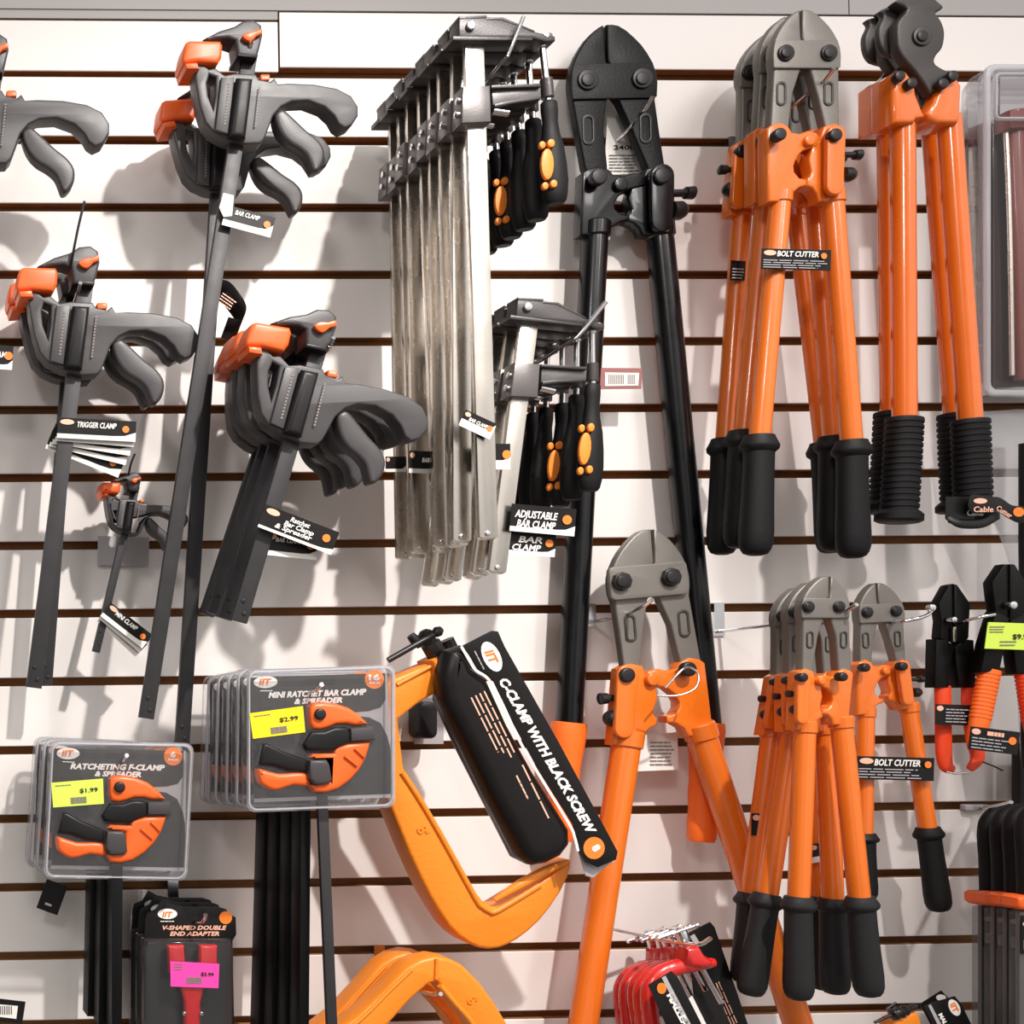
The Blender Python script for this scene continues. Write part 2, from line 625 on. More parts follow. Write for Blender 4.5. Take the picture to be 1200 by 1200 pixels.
def trigger_clamp(A, B, d, end, label, group=None, name='trigger_clamp', tilt=None):
    M = Sim(CL3[0], CL3[1], A, B)
    u = M.sc
    top = M(400, 250)
    t = thing(name, label, 'clamp', (*M(405, 150), d), group)
    # steel bar
    e = end
    ax = complex(e[0] - M(392, 375)[0], e[1] - M(392, 375)[1])
    ax /= abs(ax)
    n = ax * 1j
    hw = 36 * u
    s = complex(*M(392, 375)) - ax * 130 * u
    E = complex(*e)
    q = [s - n * hw, s + n * hw, E + n * hw, E - n * hw]
    bar = part('bar', t, [(slab([(z.real, z.imag) for z in q], d, .0075, .0008), BARB)])
    for k, off in ((10, -.3), (24, .25)):
        z = E - ax * k + n * hw * off
        part('rivet', bar, [(disc(z.real, z.imag, 10 * u, d + .004, .0012), BOLT)])
    # fixed jaw at the top
    fj = part('fixed_jaw', t, [(slab([(345, 285), (335, 212), (300, 200), (240, 204), (200, 215), (178, 205), (255, 165), (330, 142), (372, 115), (425, 110), (462, 136), (469, 185), (455, 245), (440, 295)], d, .026, .003, M=M, br=2), PLA),
                               (slab([(345, 272), (448, 280), (441, 300), (343, 290)], d, .030, .002, M=M), PLB)])
    part('release_knob', fj, [(slab([(368, 190), (395, 168), (430, 165), (462, 152), (466, 178), (440, 190), (415, 215), (390, 212)], d + .0155, .006, .002, M=M, sm=2), PORA)])
    part('jaw_pad', fj, [(slab([(95, 218), (112, 210), (262, 213), (274, 235), (270, 290), (250, 325), (150, 316), (82, 324), (76, 300), (86, 250)], d, .034, .004, M=M, br=2), PORA)])
    # body with handle
    hole = [(207, 378), (240, 392), (236, 480), (226, 556), (203, 485), (196, 420)]
    body = part('body', t, [(slab([(130, 326), (172, 322), (205, 352), (236, 345), (282, 382), (330, 372), (435, 377), (450, 402), (505, 412), (526, 395), (542, 424),
                                  (600, 421), (720, 426), (830, 446), (900, 482), (934, 535), (934, 580), (905, 626), (868, 642), (838, 622), (815, 580), (770, 538), (690, 508),
                                  (610, 512), (560, 536), (520, 580), (498, 640), (478, 692), (457, 716), (385, 720), (286, 692), (225, 658), (186, 612), (160, 530), (142, 430)],
                                 d, .022, .0022, holes=[hole], M=M, br=2), PLA)])
    part('bar_housing', body, [(slab(rrect(322, 392, 424, 680, 16), d + .0135, .011, .005, M=Sim((0, 0), (0, 1), (M(0, 0)), M(0, 1)), br=3) if False else
                                slab([(344, 388), (424, 392), (388, 690), (304, 682)], d + .0145, .012, .0055, M=M, br=3), PLB)])
    part('side_rib', body, [(slab([(266, 392), (330, 392), (298, 668), (236, 650)], d + .013, .005, .0015, M=M), PLA)])
    R = Sim((0, 0), (0, 1), M(300, 420), M(299.88, 421))
    g = []
    for (x0, y0, x1, y1) in ((303, 420, 280, 630), (452, 440, 430, 640)):
        nseg = 14
        for i in range(nseg):
            a, b = i / nseg, (i + .62) / nseg
            xa, ya, xb, yb = x0 + (x1 - x0) * a, y0 + (y1 - y0) * a, x0 + (x1 - x0) * b, y0 + (y1 - y0) * b
            hw2 = 4.5
            dd = d + (.0157 if x0 < 400 else .0133)
            g.append((slab([(xa - hw2, ya), (xa + hw2, ya), (xb + hw2, yb), (xb - hw2, yb)], dd, .0006, .0001, M=M), INKG))
    part('moulded_lettering', body, g)
    part('release_button', t, [(slab(rrect(456, 376, 504, 408, 8), d, .014, .002, M=M), PORA)])
    part('jaw_pad', body, [(slab([(88, 322), (150, 318), (160, 352), (95, 352)], d, .036, .003, M=M), PORA)])
    part('trigger', t, [(slab([(528, 575), (545, 552), (572, 548), (612, 580), (680, 645), (738, 692), (772, 745), (768, 805), (742, 846), (716, 852), (700, 815), (682, 775), (645, 742), (600, 715), (562, 675), (538, 625)],
                              d, .018, .004, M=M, sm=3, br=2), PLA)])
    return t, M


def tags_stack(t, x, y, angs, w, h, d, rows, **k):
    for i, a in enumerate(angs):
        hang_tag(t, fr(x - i * 1.5, y + i * 3.5, a), w, h, d - i * .004, rows if i == 0 else [], seed=i, **k)


TR = [('Ratchet', .36, .30, .17, .26), ('Bar Clamp', .30, .52, .17, .40), ('& Spreader', .22, .72, .17, .50)]

# big pair, upper left
tcA, MA = trigger_clamp((289.5, 86), (277.5, 164), .125, (172, 842), 'front of two charcoal trigger clamps with the longest black bars, upper left', 'long trigger clamps upper left')
hang_tag(tcA, fr(266, 240, 15), 59, 24, .134, [('BAR CLAMP', .2, .35, .22, .5)], circle=True, logo=False, white=.3)
part('price_band', tcA, [(slab([(262, 226), (274, 229), (272, 253), (262, 254), (257, 243)], .134, .001, .0001), PAPW)])
dup(tcA, (259, 95, .065), 'rear of two long-barred charcoal trigger clamps, half hidden behind the front one', rot=-5.2, skip=('hang_tag', 'price_band'))
hook(292, 52, .135, 'chrome hook carrying the two long trigger clamps upper left', tip=6)

# at the left edge
tcL, ML = trigger_clamp((-9, 105), (-21, 187), .11, (-62, 560), 'charcoal trigger clamp cut off by the left edge, only handle and trigger showing')
# middle left pair
tcM, MM = trigger_clamp(C0(390, 375), C0(340, 700), .105, (40, 806), 'charcoal trigger clamp with thin cable tie through its top jaw, left side', 'trigger clamps middle left')
tag = tags_stack(tcM, 68, 489, [3, 4.5, 9, 14, 22], 92, 24, .113, [('TRIGGER CLAMP', .25, .42, .26, .5)], circle=True, white=.22)
part('cable_tie', tcM, [(rod([(83, 312, .118), (86, 295, .124), (92, 265, .126), (99, 236, .126)], 1.6, sm=4), PLB)])
dup(tcM, (86, 312, .055), 'dark trigger clamp hidden behind the cable-tied one at the left side', rot=-3, skip=('hang_tag', 'cable_tie'))
# small one
tcS, MS = trigger_clamp((156, 585), (149, 624), .06, (113, 764), 'smallest trigger clamp, hanging below the tags beside the long bars')
tags_stack(tcS, 130, 706, [38, 40, 43], 62, 20, .07, [('MINI CLAMP', .2, .42, .26, .5)], white=.25)
part('cable_tie', tcS, [(rod([(150, 562, .07), (153, 545, .074), (158, 532, .074)], 1.3, sm=4), PLB)])
part('price_card', tcS, [(slab([(115, 628), (175, 630), (174, 664), (114, 662)], .006, .0008, .0001), PAPG)])
# four-deep set in the middle
tcF, MF = trigger_clamp((367.5, 430), (342.5, 512.5), .19, (281, 728), 'frontmost of the tilted trigger clamps with bright orange pads, centre left', 'tilted trigger clamps centre left')
hang_tag(tcF, fr(312, 591, 21), 92, 28, .202, [('Ratchet', .36, .30, .2, .26), ('Bar Clamp', .30, .54, .2, .40), ('& Spreader', .2, .76, .2, .5)], white=.12)
hang_tag(tcF, fr(312, 622, 6), 62, 28, .190, [('BAR CLAMP', .2, .4, .18, .5)], white=.2)
for i, (ox, oy, dd, rr) in enumerate(((-17, 10, .15, .6), (-28, 17, .112, 1.2), (-36, 30, .072, 2.0))):
    bx, by = MF(405, 150)
    dup(tcF, (bx + ox, by + oy, dd), f'tilted orange-padded trigger clamp, {ORD_[i]} from the front, centre left', rot=rr, skip=('hang_tag',))
    # the copies keep their own tags
hook(388, 395, .205, 'chrome hook carrying the tilted trigger clamps centre left', tip=5)
hook(93, 330, .115, 'chrome hook behind the cable-tied trigger clamp', tip=4)

# curled tag strap and stray tag at the left
t = thing('curled_hang_tag', 'curled black and white tag beside the long bars, left of the orange pads', 'tag', (262, 345, .08))
pts = [P(x, y, dd) for x, y, dd in ((250, 338, .085), (264, 338, .09), (276, 350, .1), (286, 368, .1), (280, 382, .09), (266, 380, .08))]
pp = cr3(pts, 4)
V, F = [], []
for p in pp: V += [(p.x, p.y - .006, p.z + .006), (p.x - .002, p.y + .014, p.z - .010)]
for i in range(len(pp) - 1): F.append((2 * i, 2 * i + 1, 2 * i + 3, 2 * i + 2))
o = part('curled_card', t, [((V, F), CARD)])
sm_ = o.modifiers.new('s', 'SOLIDIFY'); sm_.thickness = .0008
part('lettering', o, [(lines(0, 0, 20, 14, 4, .104, M=fr(262, 342, 35)), INKS)])
t = thing('hang_tag', 'black tag with orange and white print at the left edge under the hidden clamp', 'tag', (0, 405, .09))
hang_tag(t, fr(-22, 403, 4), 38, 28, .095, [('CLAMP', .3, .5, .24, .6)], name='card')


# ------------------------------------------------------------------ steel bar clamps
CF = crop(440, 0)


def bar_clamp(A, B, d, end, label, group, hs=1.0, drop=0, inlay=True, turn=0):
    M = Sim((465, 190), (480, 570), A, B)
    u = M.sc
    t = thing('bar_clamp', label, 'clamp', (*M(453, 117), d), group)
    c = complex(*M(466, 190))
    E = complex(*end)
    ax = (E - c) / abs(E - c)
    n = ax * 1j
    hw = 44 * u
    s = c - ax * 30 * u
    q = [s - n * hw, s + n * hw, E + n * hw - ax * 3, E + n * hw * .6, E - n * hw * .6, E - n * hw - ax * 3]
    bar = part('bar', t, [(slab([(z.real, z.imag) for z in q], d, .0065, .0006), STEEL)])
    z = E - ax * 7
    part('stop_pin', bar, [(disc(z.real, z.imag, 13 * u, d + .004, .003), CHROME)])
    fj = part('fixed_jaw', t, [(slab([(395, 84), (520, 78), (600, 86), (740, 148), (845, 172), (846, 192), (800, 197), (735, 180), (395, 176)], d, .020, .0015, M=M), CAST),
                               (slab([(365, 168), (740, 176), (740, 192), (365, 190)], d, .021, .0015, M=M), CAST),
                               (slab([(395, 76), (525, 72), (525, 88), (395, 92)], d, .021, .001, M=M), CAST),
                               (slab([(520, 82), (600, 82), (750, 145), (750, 155), (590, 96), (520, 96)], d, .021, .001, M=M), CAST)])
    part('rivet', fj, [(disc(453, 117, 22, d + .0115, .004, M=M), CHROME)])
    sj = part('sliding_jaw', t, [(slab([(412, 405), (540, 400), (545, 572), (405, 578)], d, .021, .002, M=M), GCA),
                                 (slab([(545, 400), (775, 392), (778, 408), (545, 416)], d, .021, .001, M=M), CAST),
                                 (slab([(545, 402), (775, 396), (778, 458), (640, 478), (552, 500)], d, .012, .001, M=M), GCA),
                                 (slab([(560, 488), (640, 470), (778, 450), (778, 466), (640, 488), (560, 504)], d, .021, .001, M=M), CAST)])
    part('collar', sj, [(lathe((800, 376), (808, 462), [(0, 28), (.5, 29), (1, 28)], M, d), CAST)])
    for x, y in ((392, 475), (385, 540)):
        part('pin', sj, [(lathe((x - 14, y), (x + 34, y), [(0, 10), (.05, 17), (.9, 17), (1, 12)], M, d + .004), CHROME)])
    part('pin', sj, [(lathe((548, 522), (628, 534), [(0, 17), (.9, 17), (1, 10)], M, d + .004), CHROME)])
    sc = part('screw', t, [(lathe((780, 190), (812, 490 + drop), [(0, 14), (1, 15)], M, d), CHROME)])
    V, F = [], []
    part('swivel_pad', t, [(lathe((776, 176), (784, 226), [(0, 30), (.15, 48), (.5, 50), (.65, 24), (1, 20)], M, d), CHROME)])
    h0 = (812, 478 + drop)
    h1 = (812 + 30 * hs, 478 + drop + 482 * hs)
    hd = part('handle', t, [(lathe(h0, h1, [(0, 30), (.02, 39), (.1, 40), (.2, 36), (.32, 42), (.45, 56), (.62, 64), (.78, 66), (.9, 60), (.97, 52), (1, 40)], M, d, flat=.7), RUB)])
    H = Sim((812, 478), (842, 960), h0, h1)

    def inl(x, y, rx, ry):
        z = d + PR(60 * u, d) * .7
        x2, y2 = H(x - turn, y)
        return (slab([M(*q) for q in ell(x2, y2, rx, ry * hs, 14)], z - .0004, .0042, .0012), INL)
    if inlay: part('grip_inlay', hd, [inl(808, 770, 30, 74), inl(785, 680, 15, 18), inl(826, 672, 17, 20), inl(798, 872, 15, 18), inl(838, 862, 16, 19)])
    return t, M


upA = (556, 47), (560, 142)
bc, MB = bar_clamp(*upA, .205, (573, 632), 'frontmost steel bar clamp of the upper row, bar bright with glare', 'steel bar clamps in the upper row')
h0 = MB(453, 117)
jit = [(0, 0, 1.6, 60), (-3, 2, .3, 95), (-1, -1, 1.1, 75), (-2, 2, -.4, 110), (-3, 0, .9, 60), (-2, 3, .1, 90), (-1, 1, .6, 70)]
p_root = P(*h0, .205)
vr = {}
for k, (dr, il) in enumerate(((22, False), (30, True))):
    vr[il], _ = bar_clamp(*upA, .205, (573, 632), 'steel bar clamp', 'steel bar clamps in the upper row', drop=dr, inlay=il, turn=18)
for i, (jx, jy, rr, dr) in enumerate(jit):
    lb = f'steel bar clamp in the upper row, {ORD_[i]} from the front'
    if i in (0, 2):
        r = vr[i == 2]
        r['label'] = lb
        r.rotation_euler = (0, math.radians(rr), 0)
    else:
        r = dup(vr[False], (*h0, .205), lb, rot=rr)
    r.location = p_root + Vector((jx * .001, .0225 * (i + 1), -jy * .001))
hook(596, 52, .218, 'chrome hook with upturned end carrying the upper bar clamps', tip=34, ang=20, r=2.4)
# tags strapped on the upper bars
for (x, y, a, w, h, dd) in ((546, 480, 25, 40, 20, .214),):
    hang_tag(bc, fr(x, y, a), w, h, dd, [('BAR CLAMP', .2, .5, .2, .6)], white=.45)
hang_tag(bc, fr(566, 520, 0), 32, 30, .198, [], white=.35, logo=False)
t = thing('hang_tag_stack', 'small black and white tags tucked between the lower ends of the bars', 'tag', (484, 530, .13), None)
hang_tag(t, fr(480, 528, 2), 30, 26, .125, [('BAR', .5, .5, .2, .3)], name='card', circle=False)
hang_tag(t, fr(505, 545, 3), 30, 24, .13, [('BAR', .5, .5, .2, .3)], name='card', circle=False)
hang_tag(t, fr(452, 535, 0), 24, 18, .10, [], name='card', circle=False, logo=True, mat_=CARD)

lo, ML2 = bar_clamp((621, 376), (616, 464), .17, (583, 672), 'frontmost small bar clamp of the lower row with orange-spotted handle', 'steel bar clamps in the lower row', hs=1.12)
h1 = ML2(453, 117)
p_root = P(*h1, .17)
vl, _ = bar_clamp((621, 376), (616, 464), .17, (583, 672), 'steel bar clamp', 'steel bar clamps in the lower row', hs=1.12, drop=20, inlay=False)
vi, _ = bar_clamp((621, 376), (616, 464), .17, (583, 672), 'steel bar clamp', 'steel bar clamps in the lower row', hs=1.12, drop=38, inlay=True, turn=8)
for i in range(5):
    lb = f'small bar clamp in the lower row, {ORD_[i]} from the front'
    if i in (0, 1):
        r = (vl, vi)[i]
        r['label'] = lb
    else:
        r = dup(vl, (*h1, .17), lb)
    r.rotation_euler = (0, math.radians((.8, -.5, 1.2, .2, .7)[i]), 0)
    r.location = p_root + Vector((-.001 * i, .024 * (i + 1), -.0005 * i))
hook(676, 384, .185, 'chrome hook with upturned end carrying the lower bar clamps', tip=34, ang=50, r=2.6)
T1 = fr(600, 590, 5)
hang_tag(lo, T1, 76, 32, .180, [('ADJUSTABLE', .06, .47, .26, .66), ('BAR CLAMP', .10, .82, .26, .6)], logo=False, white=.18)
hang_tag(lo, fr(596, 622, 4), 56, 27, .172, [('BAR', .22, .45, .26, .5), ('CLAMP', .1, .80, .26, .6)], logo=False, white=.18)


# ------------------------------------------------------------------ bolt cutters
DOME_L = [(-.797, .40), (-.83, .20), (-.835, .03), (-.815, -.14), (-.77, -.30), (-.70, -.46), (-.61, -.61), (-.51, -.75), (-.39, -.87), (-.28, -.95), (-.20, -.99), (-.185, -.60), (-.17, -.33), (-.10, -.2), (-.08, .30), (-.18, .40)]
DOME_R = [(.71, .40), (.76, .25), (.77, .08), (.75, -.10), (.69, -.28), (.60, -.45), (.49, -.61), (.36, -.75), (.22, -.88), (.08, -.97), (-.03, -.995), (-.14, -.995), (-.14, -.33), (-.06, -.2), (-.04, .30), (.05, .42)]


def grip(parent, p0, p1, r, d, mat_, style=0, lab=None):
    if style == 0:
        pr = [(0, .8), (.004, 1.02), (.03, 1.10), (.085, 1.34), (.115, 1.30), (.145, 1.03), (.3, 1.03), (.55, 1.08), (.8, 1.15), (.9, 1.12), (.95, 1.0), (.985, .8), (1, .45)]
    elif style == 1:      # ribbed with flange at the end
        pr = [(0, .9), (.005, 1.0)]
        for i in range(15):
            pr += [(.02 + i * .058, 1.03), (.05 + i * .058, 1.03), (.055 + i * .058, .96), (.07 + i * .058, .96)]
        pr += [(.90, 1.1), (.93, 1.28), (.985, 1.28), (1, 1.1)]
    else:                 # plain flared top
        pr = [(0, .8), (.01, 1.25), (.08, 1.3), (.2, 1.22), (.35, 1.08), (.5, 1.02), (.6, 1.08), (.7, 1.0), (.85, 1.04), (.97, 1.02), (1, .9)]
    return part('grip', parent, [(lathe(p0, p1, [(t, q * r) for t, q in pr], ID, d, seg=24, flat=.85), mat_)], lab)


def cutter(bL, bR, d, bl, tubeL, tubeR, tr, gL, gR, gr, label, group=None, mir=1, head=HGR, jaw=HGR, frame=OPA, tube=OPA, gm=RUB, gs=0, at=None, sh=(0, 0), flush=True):
    """bL,bR: pivot bolts of the head; tubeL/R: (top, bottom) points; gL/R: grip (top, bottom) or None"""
    M0 = Sim((-.5, 0), (.5, 0), bL, bR)
    if mir < 0:
        Mf = lambda pts: [M0(-x, y) for x, y in pts]
        tubeL, tubeR, gL, gR = tubeR, tubeL, gR, gL
    else:
        Mf = lambda pts: [M0(x, y) for x, y in pts]
    u = M0.sc
    t = thing('bolt_cutter', label, 'bolt cutter', (*(at or M0(0, .2)), d), group)
    db = bl - 1.886
    th = .011

    def wp(pts, k):
        return [(x + sh[k] * max(0, (y - .4) / (1.886 + db - .4)), y) for x, y in pts]

    def S(pts, dd, tt, m, bev=.0012, holes=()):
        return (slab(Mf(pts), dd, tt, bev, holes=[Mf(h) for h in holes], br=2), m)
    yb = 1.71 + db
    sl = lambda x: rrect(x - .115, .67 + db * .3, x + .115, 1.24 + db * .3, .11)
    slh = [(0, 0)]
    jl = part('jaw', t, [S(DOME_L + wp([(-.36, .95), (-.45, yb), (-.52, yb + .35), (-.80, yb + .35), (-.87, yb)], 0), d, th, jaw, .002)])
    jr = part('jaw', t, [S(DOME_R + wp([(.22, 1.0), (.39, yb), (.45, yb + .35), (.80, yb + .35), (.72, yb), (.71, 1.0)], 1), d, th, jaw, .002)])
    for j, x in ((jl, -.624 + sh[0] * .35), (jr, .475 + sh[1] * .35)):
        part('recess', j, [S(sl(x), d + th / 2 + .0004, .0014, HDK if jaw is HGR else BOLT, .0005, holes=[rrect(x - .07, .73 + db * .3, x + .07, 1.18 + db * .3, .065)])])
    lp = part('link_plate', t, [S([(-.765, -.28), (.68, -.28), (.735, -.1), (.755, .1), (.745, .34), (.70, .37), (-.78, .37), (-.81, .33), (-.815, .05), (-.80, -.12)] if flush else rrect(-.80, -.30, .775, .37, .10), d + th / 2 + (.0012 if flush else .003), .0026 if flush else .006, head, .0008 if flush else .0012)])
    part('centre_boss', t, [S(ell(.06, 2.03 + db, .13), d + th / 2 + .004, .006, frame, .0015)])
    for x in (-.5, .5):
        part('pivot_bolt', lp, [S(ell(x, 0, .19, n=20 if flush else 8), d + th / 2 + (.003 if flush else .008), .004 if flush else .007, BOLT, .0012), S(ell(x, 0, .12, n=16), d + th / 2 + (.005 if flush else .012), .004, BOLT, .001)])
    # castings follow the handles
    Minv = lambda p: ((complex(*p) - complex(*M0(0, 0))) / M0.k)
    yc = 1.886 + db

    def cast(pts, base, top, k=0):
        pts = [(x + sh[k], y) for x, y in pts]
        base += sh[k]
        z = Minv(top)
        zx, zy = z.real * mir, z.imag
        ky = (zy - yc) / (3.445 - 1.886)
        o = []
        for x, y in pts:
            f = max(0, (y - 1.95) / (3.445 - 1.95))
            o.append((x + (zx - base) * f, yc + (y - 1.886) * ky))
        return o
    cl = cast([(-.945, 1.78), (-.86, 1.69), (-.65, 1.62), (-.46, 1.71), (-.38, 1.85), (-.2, 1.886), (0, 1.81), (.20, 1.86), (.28, 1.985), (.20, 2.17), (-.13, 2.28), (-.27, 2.43), (-.34, 2.62), (-.33, 2.76), (-.22, 2.90), (-.05, 2.93), (-.05, 3.08), (-.22, 3.12), (-.36, 3.24), (-.43, 3.445), (-.945, 3.445)], -.69, tubeL[0])
    cr = cast([(.06, 2.32), (.10, 2.1), (.27, 2.03), (.36, 1.72), (.62, 1.64), (.84, 1.74), (.88, 1.96), (.85, 3.445), (.26, 3.445), (.20, 3.25), (.10, 3.13), (-.02, 3.08), (-.02, 2.92), (.05, 2.86), (.08, 2.75), (.02, 2.46)], .565, tubeR[0], 1)
    part('handle_head', t, [S(cl, d, th + .005, frame, .0022)])
    hr = part('handle_head', t, [S(cr, d - .001, th + .004, frame, .0022)])
    z = cast([(.66, 1.9), (.63, 3.10)], .565, tubeR[0], 1)
    a, b = complex(*z[0]), complex(*z[1])
    ax = (b - a) / abs(b - a)
    lug = [a + ax * 1j * .215 * math.cos(q) * 1 - ax * .215 * math.sin(q) for q in [math.pi * i / 8 for i in range(9)]]
    lug += [b - ax * 1j * .19 * math.cos(q) + ax * .19 * math.sin(q) for q in [math.pi * i / 8 for i in range(9)]]
    lg = part('side_lug', t, [S([(q.real, q.imag) for q in lug], d + th / 2 + .008, .006, frame, .0015)])
    for p, par in (((-.634 + sh[0], yc), None), ((z[0][0], z[0][1]), None)):
        part('pivot_bolt', t, [S(ell(*p, .15, n=16), d + th / 2 + .011, .009, BOLT, .002)])
    for k, (f1, rr) in enumerate(((.40, .10), (.78, .15))):
        q = a + (b - a) * f1
        x0 = q.real + .15
        if k == 0:
            prof = [(0, .07), (.6, .07), (.62, .11), (.95, .12), (1, .06)]
            xe = x0 + .42
        else:
            prof = [(0, .17), (.6, .17), (.9, .12), (1, .05)]
            xe = x0 + .28
        p0 = Mf([(x0, q.imag)])[0]
        p1 = Mf([(xe, q.imag)])[0]
        part('adjusting_bolt', t, [(lathe(p0, p1, [(tt, r_ * u) for tt, r_ in prof], ID, d + .004), BOLT)])
    for top, bot, g in ((*tubeL, gL), (*tubeR, gR)):
        tb = part('handle', t, [(lathe(top, bot, [(0, tr * .95), (.02, tr), (1, tr)], ID, d, seg=24), tube)])
        # end cup of the casting round the tube
        tv = complex(bot[0] - top[0], bot[1] - top[1])
        tv /= abs(tv)
        part('ferrule', tb, [(lathe((top[0] - tv.real * tr, top[1] - tv.imag * tr), (top[0] + tv.real * tr * .3, top[1] + tv.imag * tr * .3), [(0, tr * 1.02), (.1, tr * 1.14), (.9, tr * 1.14), (1, tr * 1.0)], ID, d, seg=24), frame)])
        if g: grip(tb, g[0], g[1], gr, d, gm, gs)
    return t, M0


# black one
bk, _ = cutter((690, 92.5), (754, 91), .030, 1.78, ((697, 275), (667, 850)), ((773, 275), (829, 850)), 14.5, ((667, 846), (655, 985)), ((828, 846), (822, 986)), 15.5,
               'longest bolt cutter, all black with smooth orange grips, hanging in the middle', head=BHD, jaw=BHD, frame=BEN, tube=BEN, gm=ORR, gs=2, sh=(.30, .16))
bt = part('hang_tag', bk, [(slab([(712, 136), (750, 134), (757, 203), (708, 205)], .012, .0008, .0001), PAPW)], 'white card behind the jaws')
part('lettering', bt, [(text('2400', 719, 175, .0132, 5, w=25), INKD), (lines(714, 180, 750, 202, 6, .0132, seed=5), INKG)])
hook(757, 118, .062, 'chrome hook under the black bolt cutter head', tip=10, ang=20, r=2.2)

# upper orange set of three
tA, _ = cutter((922.5, 61), (973, 61), .12, 1.886, ((914, 236), (890, 512)), ((976, 236), (998, 520)), 11.2, ((890, 510), (885, 651)), ((998, 516), (1000, 654)), 16.2,
               'frontmost of three orange bolt cutters with grey jaws at the top, tagged', 'orange bolt cutters at the top')
h = hang_tag(tA, fr(893, 291, 1.5), 81, 24, .134, [('BOLT CUTTER', .22, .36, .26, .60)], circle=False, white=0)
part('printed_marks', h, [(slab(ell(73, 7, 3.5), .136, .0004, .0001, M=fr(893, 291, 1.5)), INKO), (lines(2, 12, 78, 23, 4, .1352, M=fr(893, 291, 1.5), seed=3), PAPG)])
b0 = P(*((922.5 + 973) / 2, 61), .12)
tC = dup(tA, (931, 77, .090), 'middle one of three orange bolt cutters with grey jaws at the top', rot=.4, skip=('hang_tag',))
tB, _ = cutter((880, 84), (928, 84), .056, 1.886, ((869, 252), (850, 516)), ((934, 252), (966, 520)), 10.2, ((850, 514), (846, 650)), ((966, 518), (975, 648)), 14.8,
               'rearmost of three orange bolt cutters with grey jaws at the top', 'orange bolt cutters at the top', mir=-1)
h = hang_tag(tB, fr(857, 305, 3), 17, 23, .068, [], white=0, circle=False, logo=False)
part('printed_marks', h, [(lines(2, 8, 16, 22, 4, .0692, M=fr(857, 305, 3), seed=3), PAPG)])
hook(972, 80, .135, 'chrome hook between the jaws of the upper orange bolt cutters', tip=4, r=2.2)

# big grey-jawed one
tG, _ = cutter((731, 681), (789, 676), .060, 1.88, ((734, 872), (682, 1210)), ((822, 862), (940, 1215)), 15.5, ((682, 1208), (665, 1330)), ((940, 1213), (975, 1330)), 17,
               'widest open bolt cutter with large grey jaws, in front of the black one', mir=-1, gs=0, flush=False, sh=(-.05, -.10))
tg = part('hang_tag', tG, [(slab([(745, 862), (794, 858), (795, 902), (744, 904)], .035, .0008, .0001), PAPW)], 'white card between the handles')
part('lettering', tg, [(lines(762, 868, 792, 898, 7, .0362, seed=6), INKG)])
part('tag_strap', tG, [(rod([(770, 815, .10), (795, 815, .105), (815, 806, .105), (818, 790, .1), (808, 782, .098), (798, 786, .1), (780, 806, .1)], 1.3, sm=5), CHROME)])
hook(760, 700, .10, 'chrome hook holding the wide open bolt cutter', tip=5, r=2.2)

# lower set of three
tD, _ = cutter((949, 711), (985, 711), .165, 2.28, ((943, 856), (936, 1052)), ((986, 850), (1007, 1052)), 11.2, ((935.5, 1050), (936, 1172)), ((1008, 1050), (1019, 1168)), 14.5,
               'frontmost of three orange bolt cutters in the lower right cluster', 'orange bolt cutters lower right', mir=-1, gm=RUBG)
tE, _ = cutter((932.5, 717), (967.5, 717), .126, 2.28, ((929, 858), (899, 1050)), ((968, 858), (976, 1054)), 11, ((899, 1047), (879, 1167)), ((976, 1052), (979, 1165)), 14.3,
               'middle one of three orange bolt cutters in the lower right cluster', 'orange bolt cutters lower right', mir=-1, gm=RUBG)
tFx, _ = cutter((918, 722), (952, 722), .092, 2.26, ((904, 862), (880, 1048)), ((948, 862), (962, 1052)), 10.6, ((880, 1046), (872, 1152)), ((962, 1050), (965, 1160)), 13.6,
                'rearmost of three orange bolt cutters in the lower right cluster', 'orange bolt cutters lower right', mir=-1, gm=RUBG)
t = thing('hang_tag', 'black tag with orange mark wrapped behind the lower bolt cutter handles', 'tag', (950, 985, .1))
hang_tag(t, fr(948, 990, -10), 42, 22, .105, [('CUTTER', .3, .5, .25, .4)], white=.3, name='card')
t = thing('hang_tag', 'small black tag round the left handles of the lower bolt cutters', 'tag', (882, 952, .07))
hang_tag(t, fr(881, 953, 1), 46, 26, .098, [('BOLT', .55, .5, .25, .3)], white=0, name='card', circle=False)
hook(998, 705, .18, 'chrome hook with bent end at the lower right cluster', tip=4, r=2.4)

# small one
tH, _ = cutter((1018, 717.5), (1052, 716), .065, 1.9, ((1014, 838), (1012, 980)), ((1065, 832), (1087, 972)), 9.2, ((1012, 976), (1013, 1055)), ((1087, 969), (1101, 1068)), 12.2,
               'smallest orange bolt cutter with short handles, right of the lower cluster', mir=1)
h = hang_tag(tH, fr(1005, 886, 1.5), 90, 27, .08, [('BOLT CUTTER', .22, .38, .27, .60)], circle=False, white=0)
part('printed_marks', h, [(slab(ell(83, 8, 4), .082, .0004, .0001, M=fr(1005, 886, 1.5)), INKO), (lines(2, 13, 80, 26, 4, .0812, M=fr(1005, 886, 1.5), seed=9), PAPG)])
t = thing('slatwall_hook', 'long chrome hook sticking out right of the smallest bolt cutter', 'hook', (1046, 728, .0), 'chrome wire hooks in the slatted wall')
part('wire', t, [(rod([(1036, 730, .004), (1048, 729, .08), (1070, 726, .10), (1086, 721, .10), (1093, 714, .10)], 2.2, sm=5), CHROME)])
part('wire_tip', t, [(disc(1094, 712, 4, .103, .006), CHROME)])


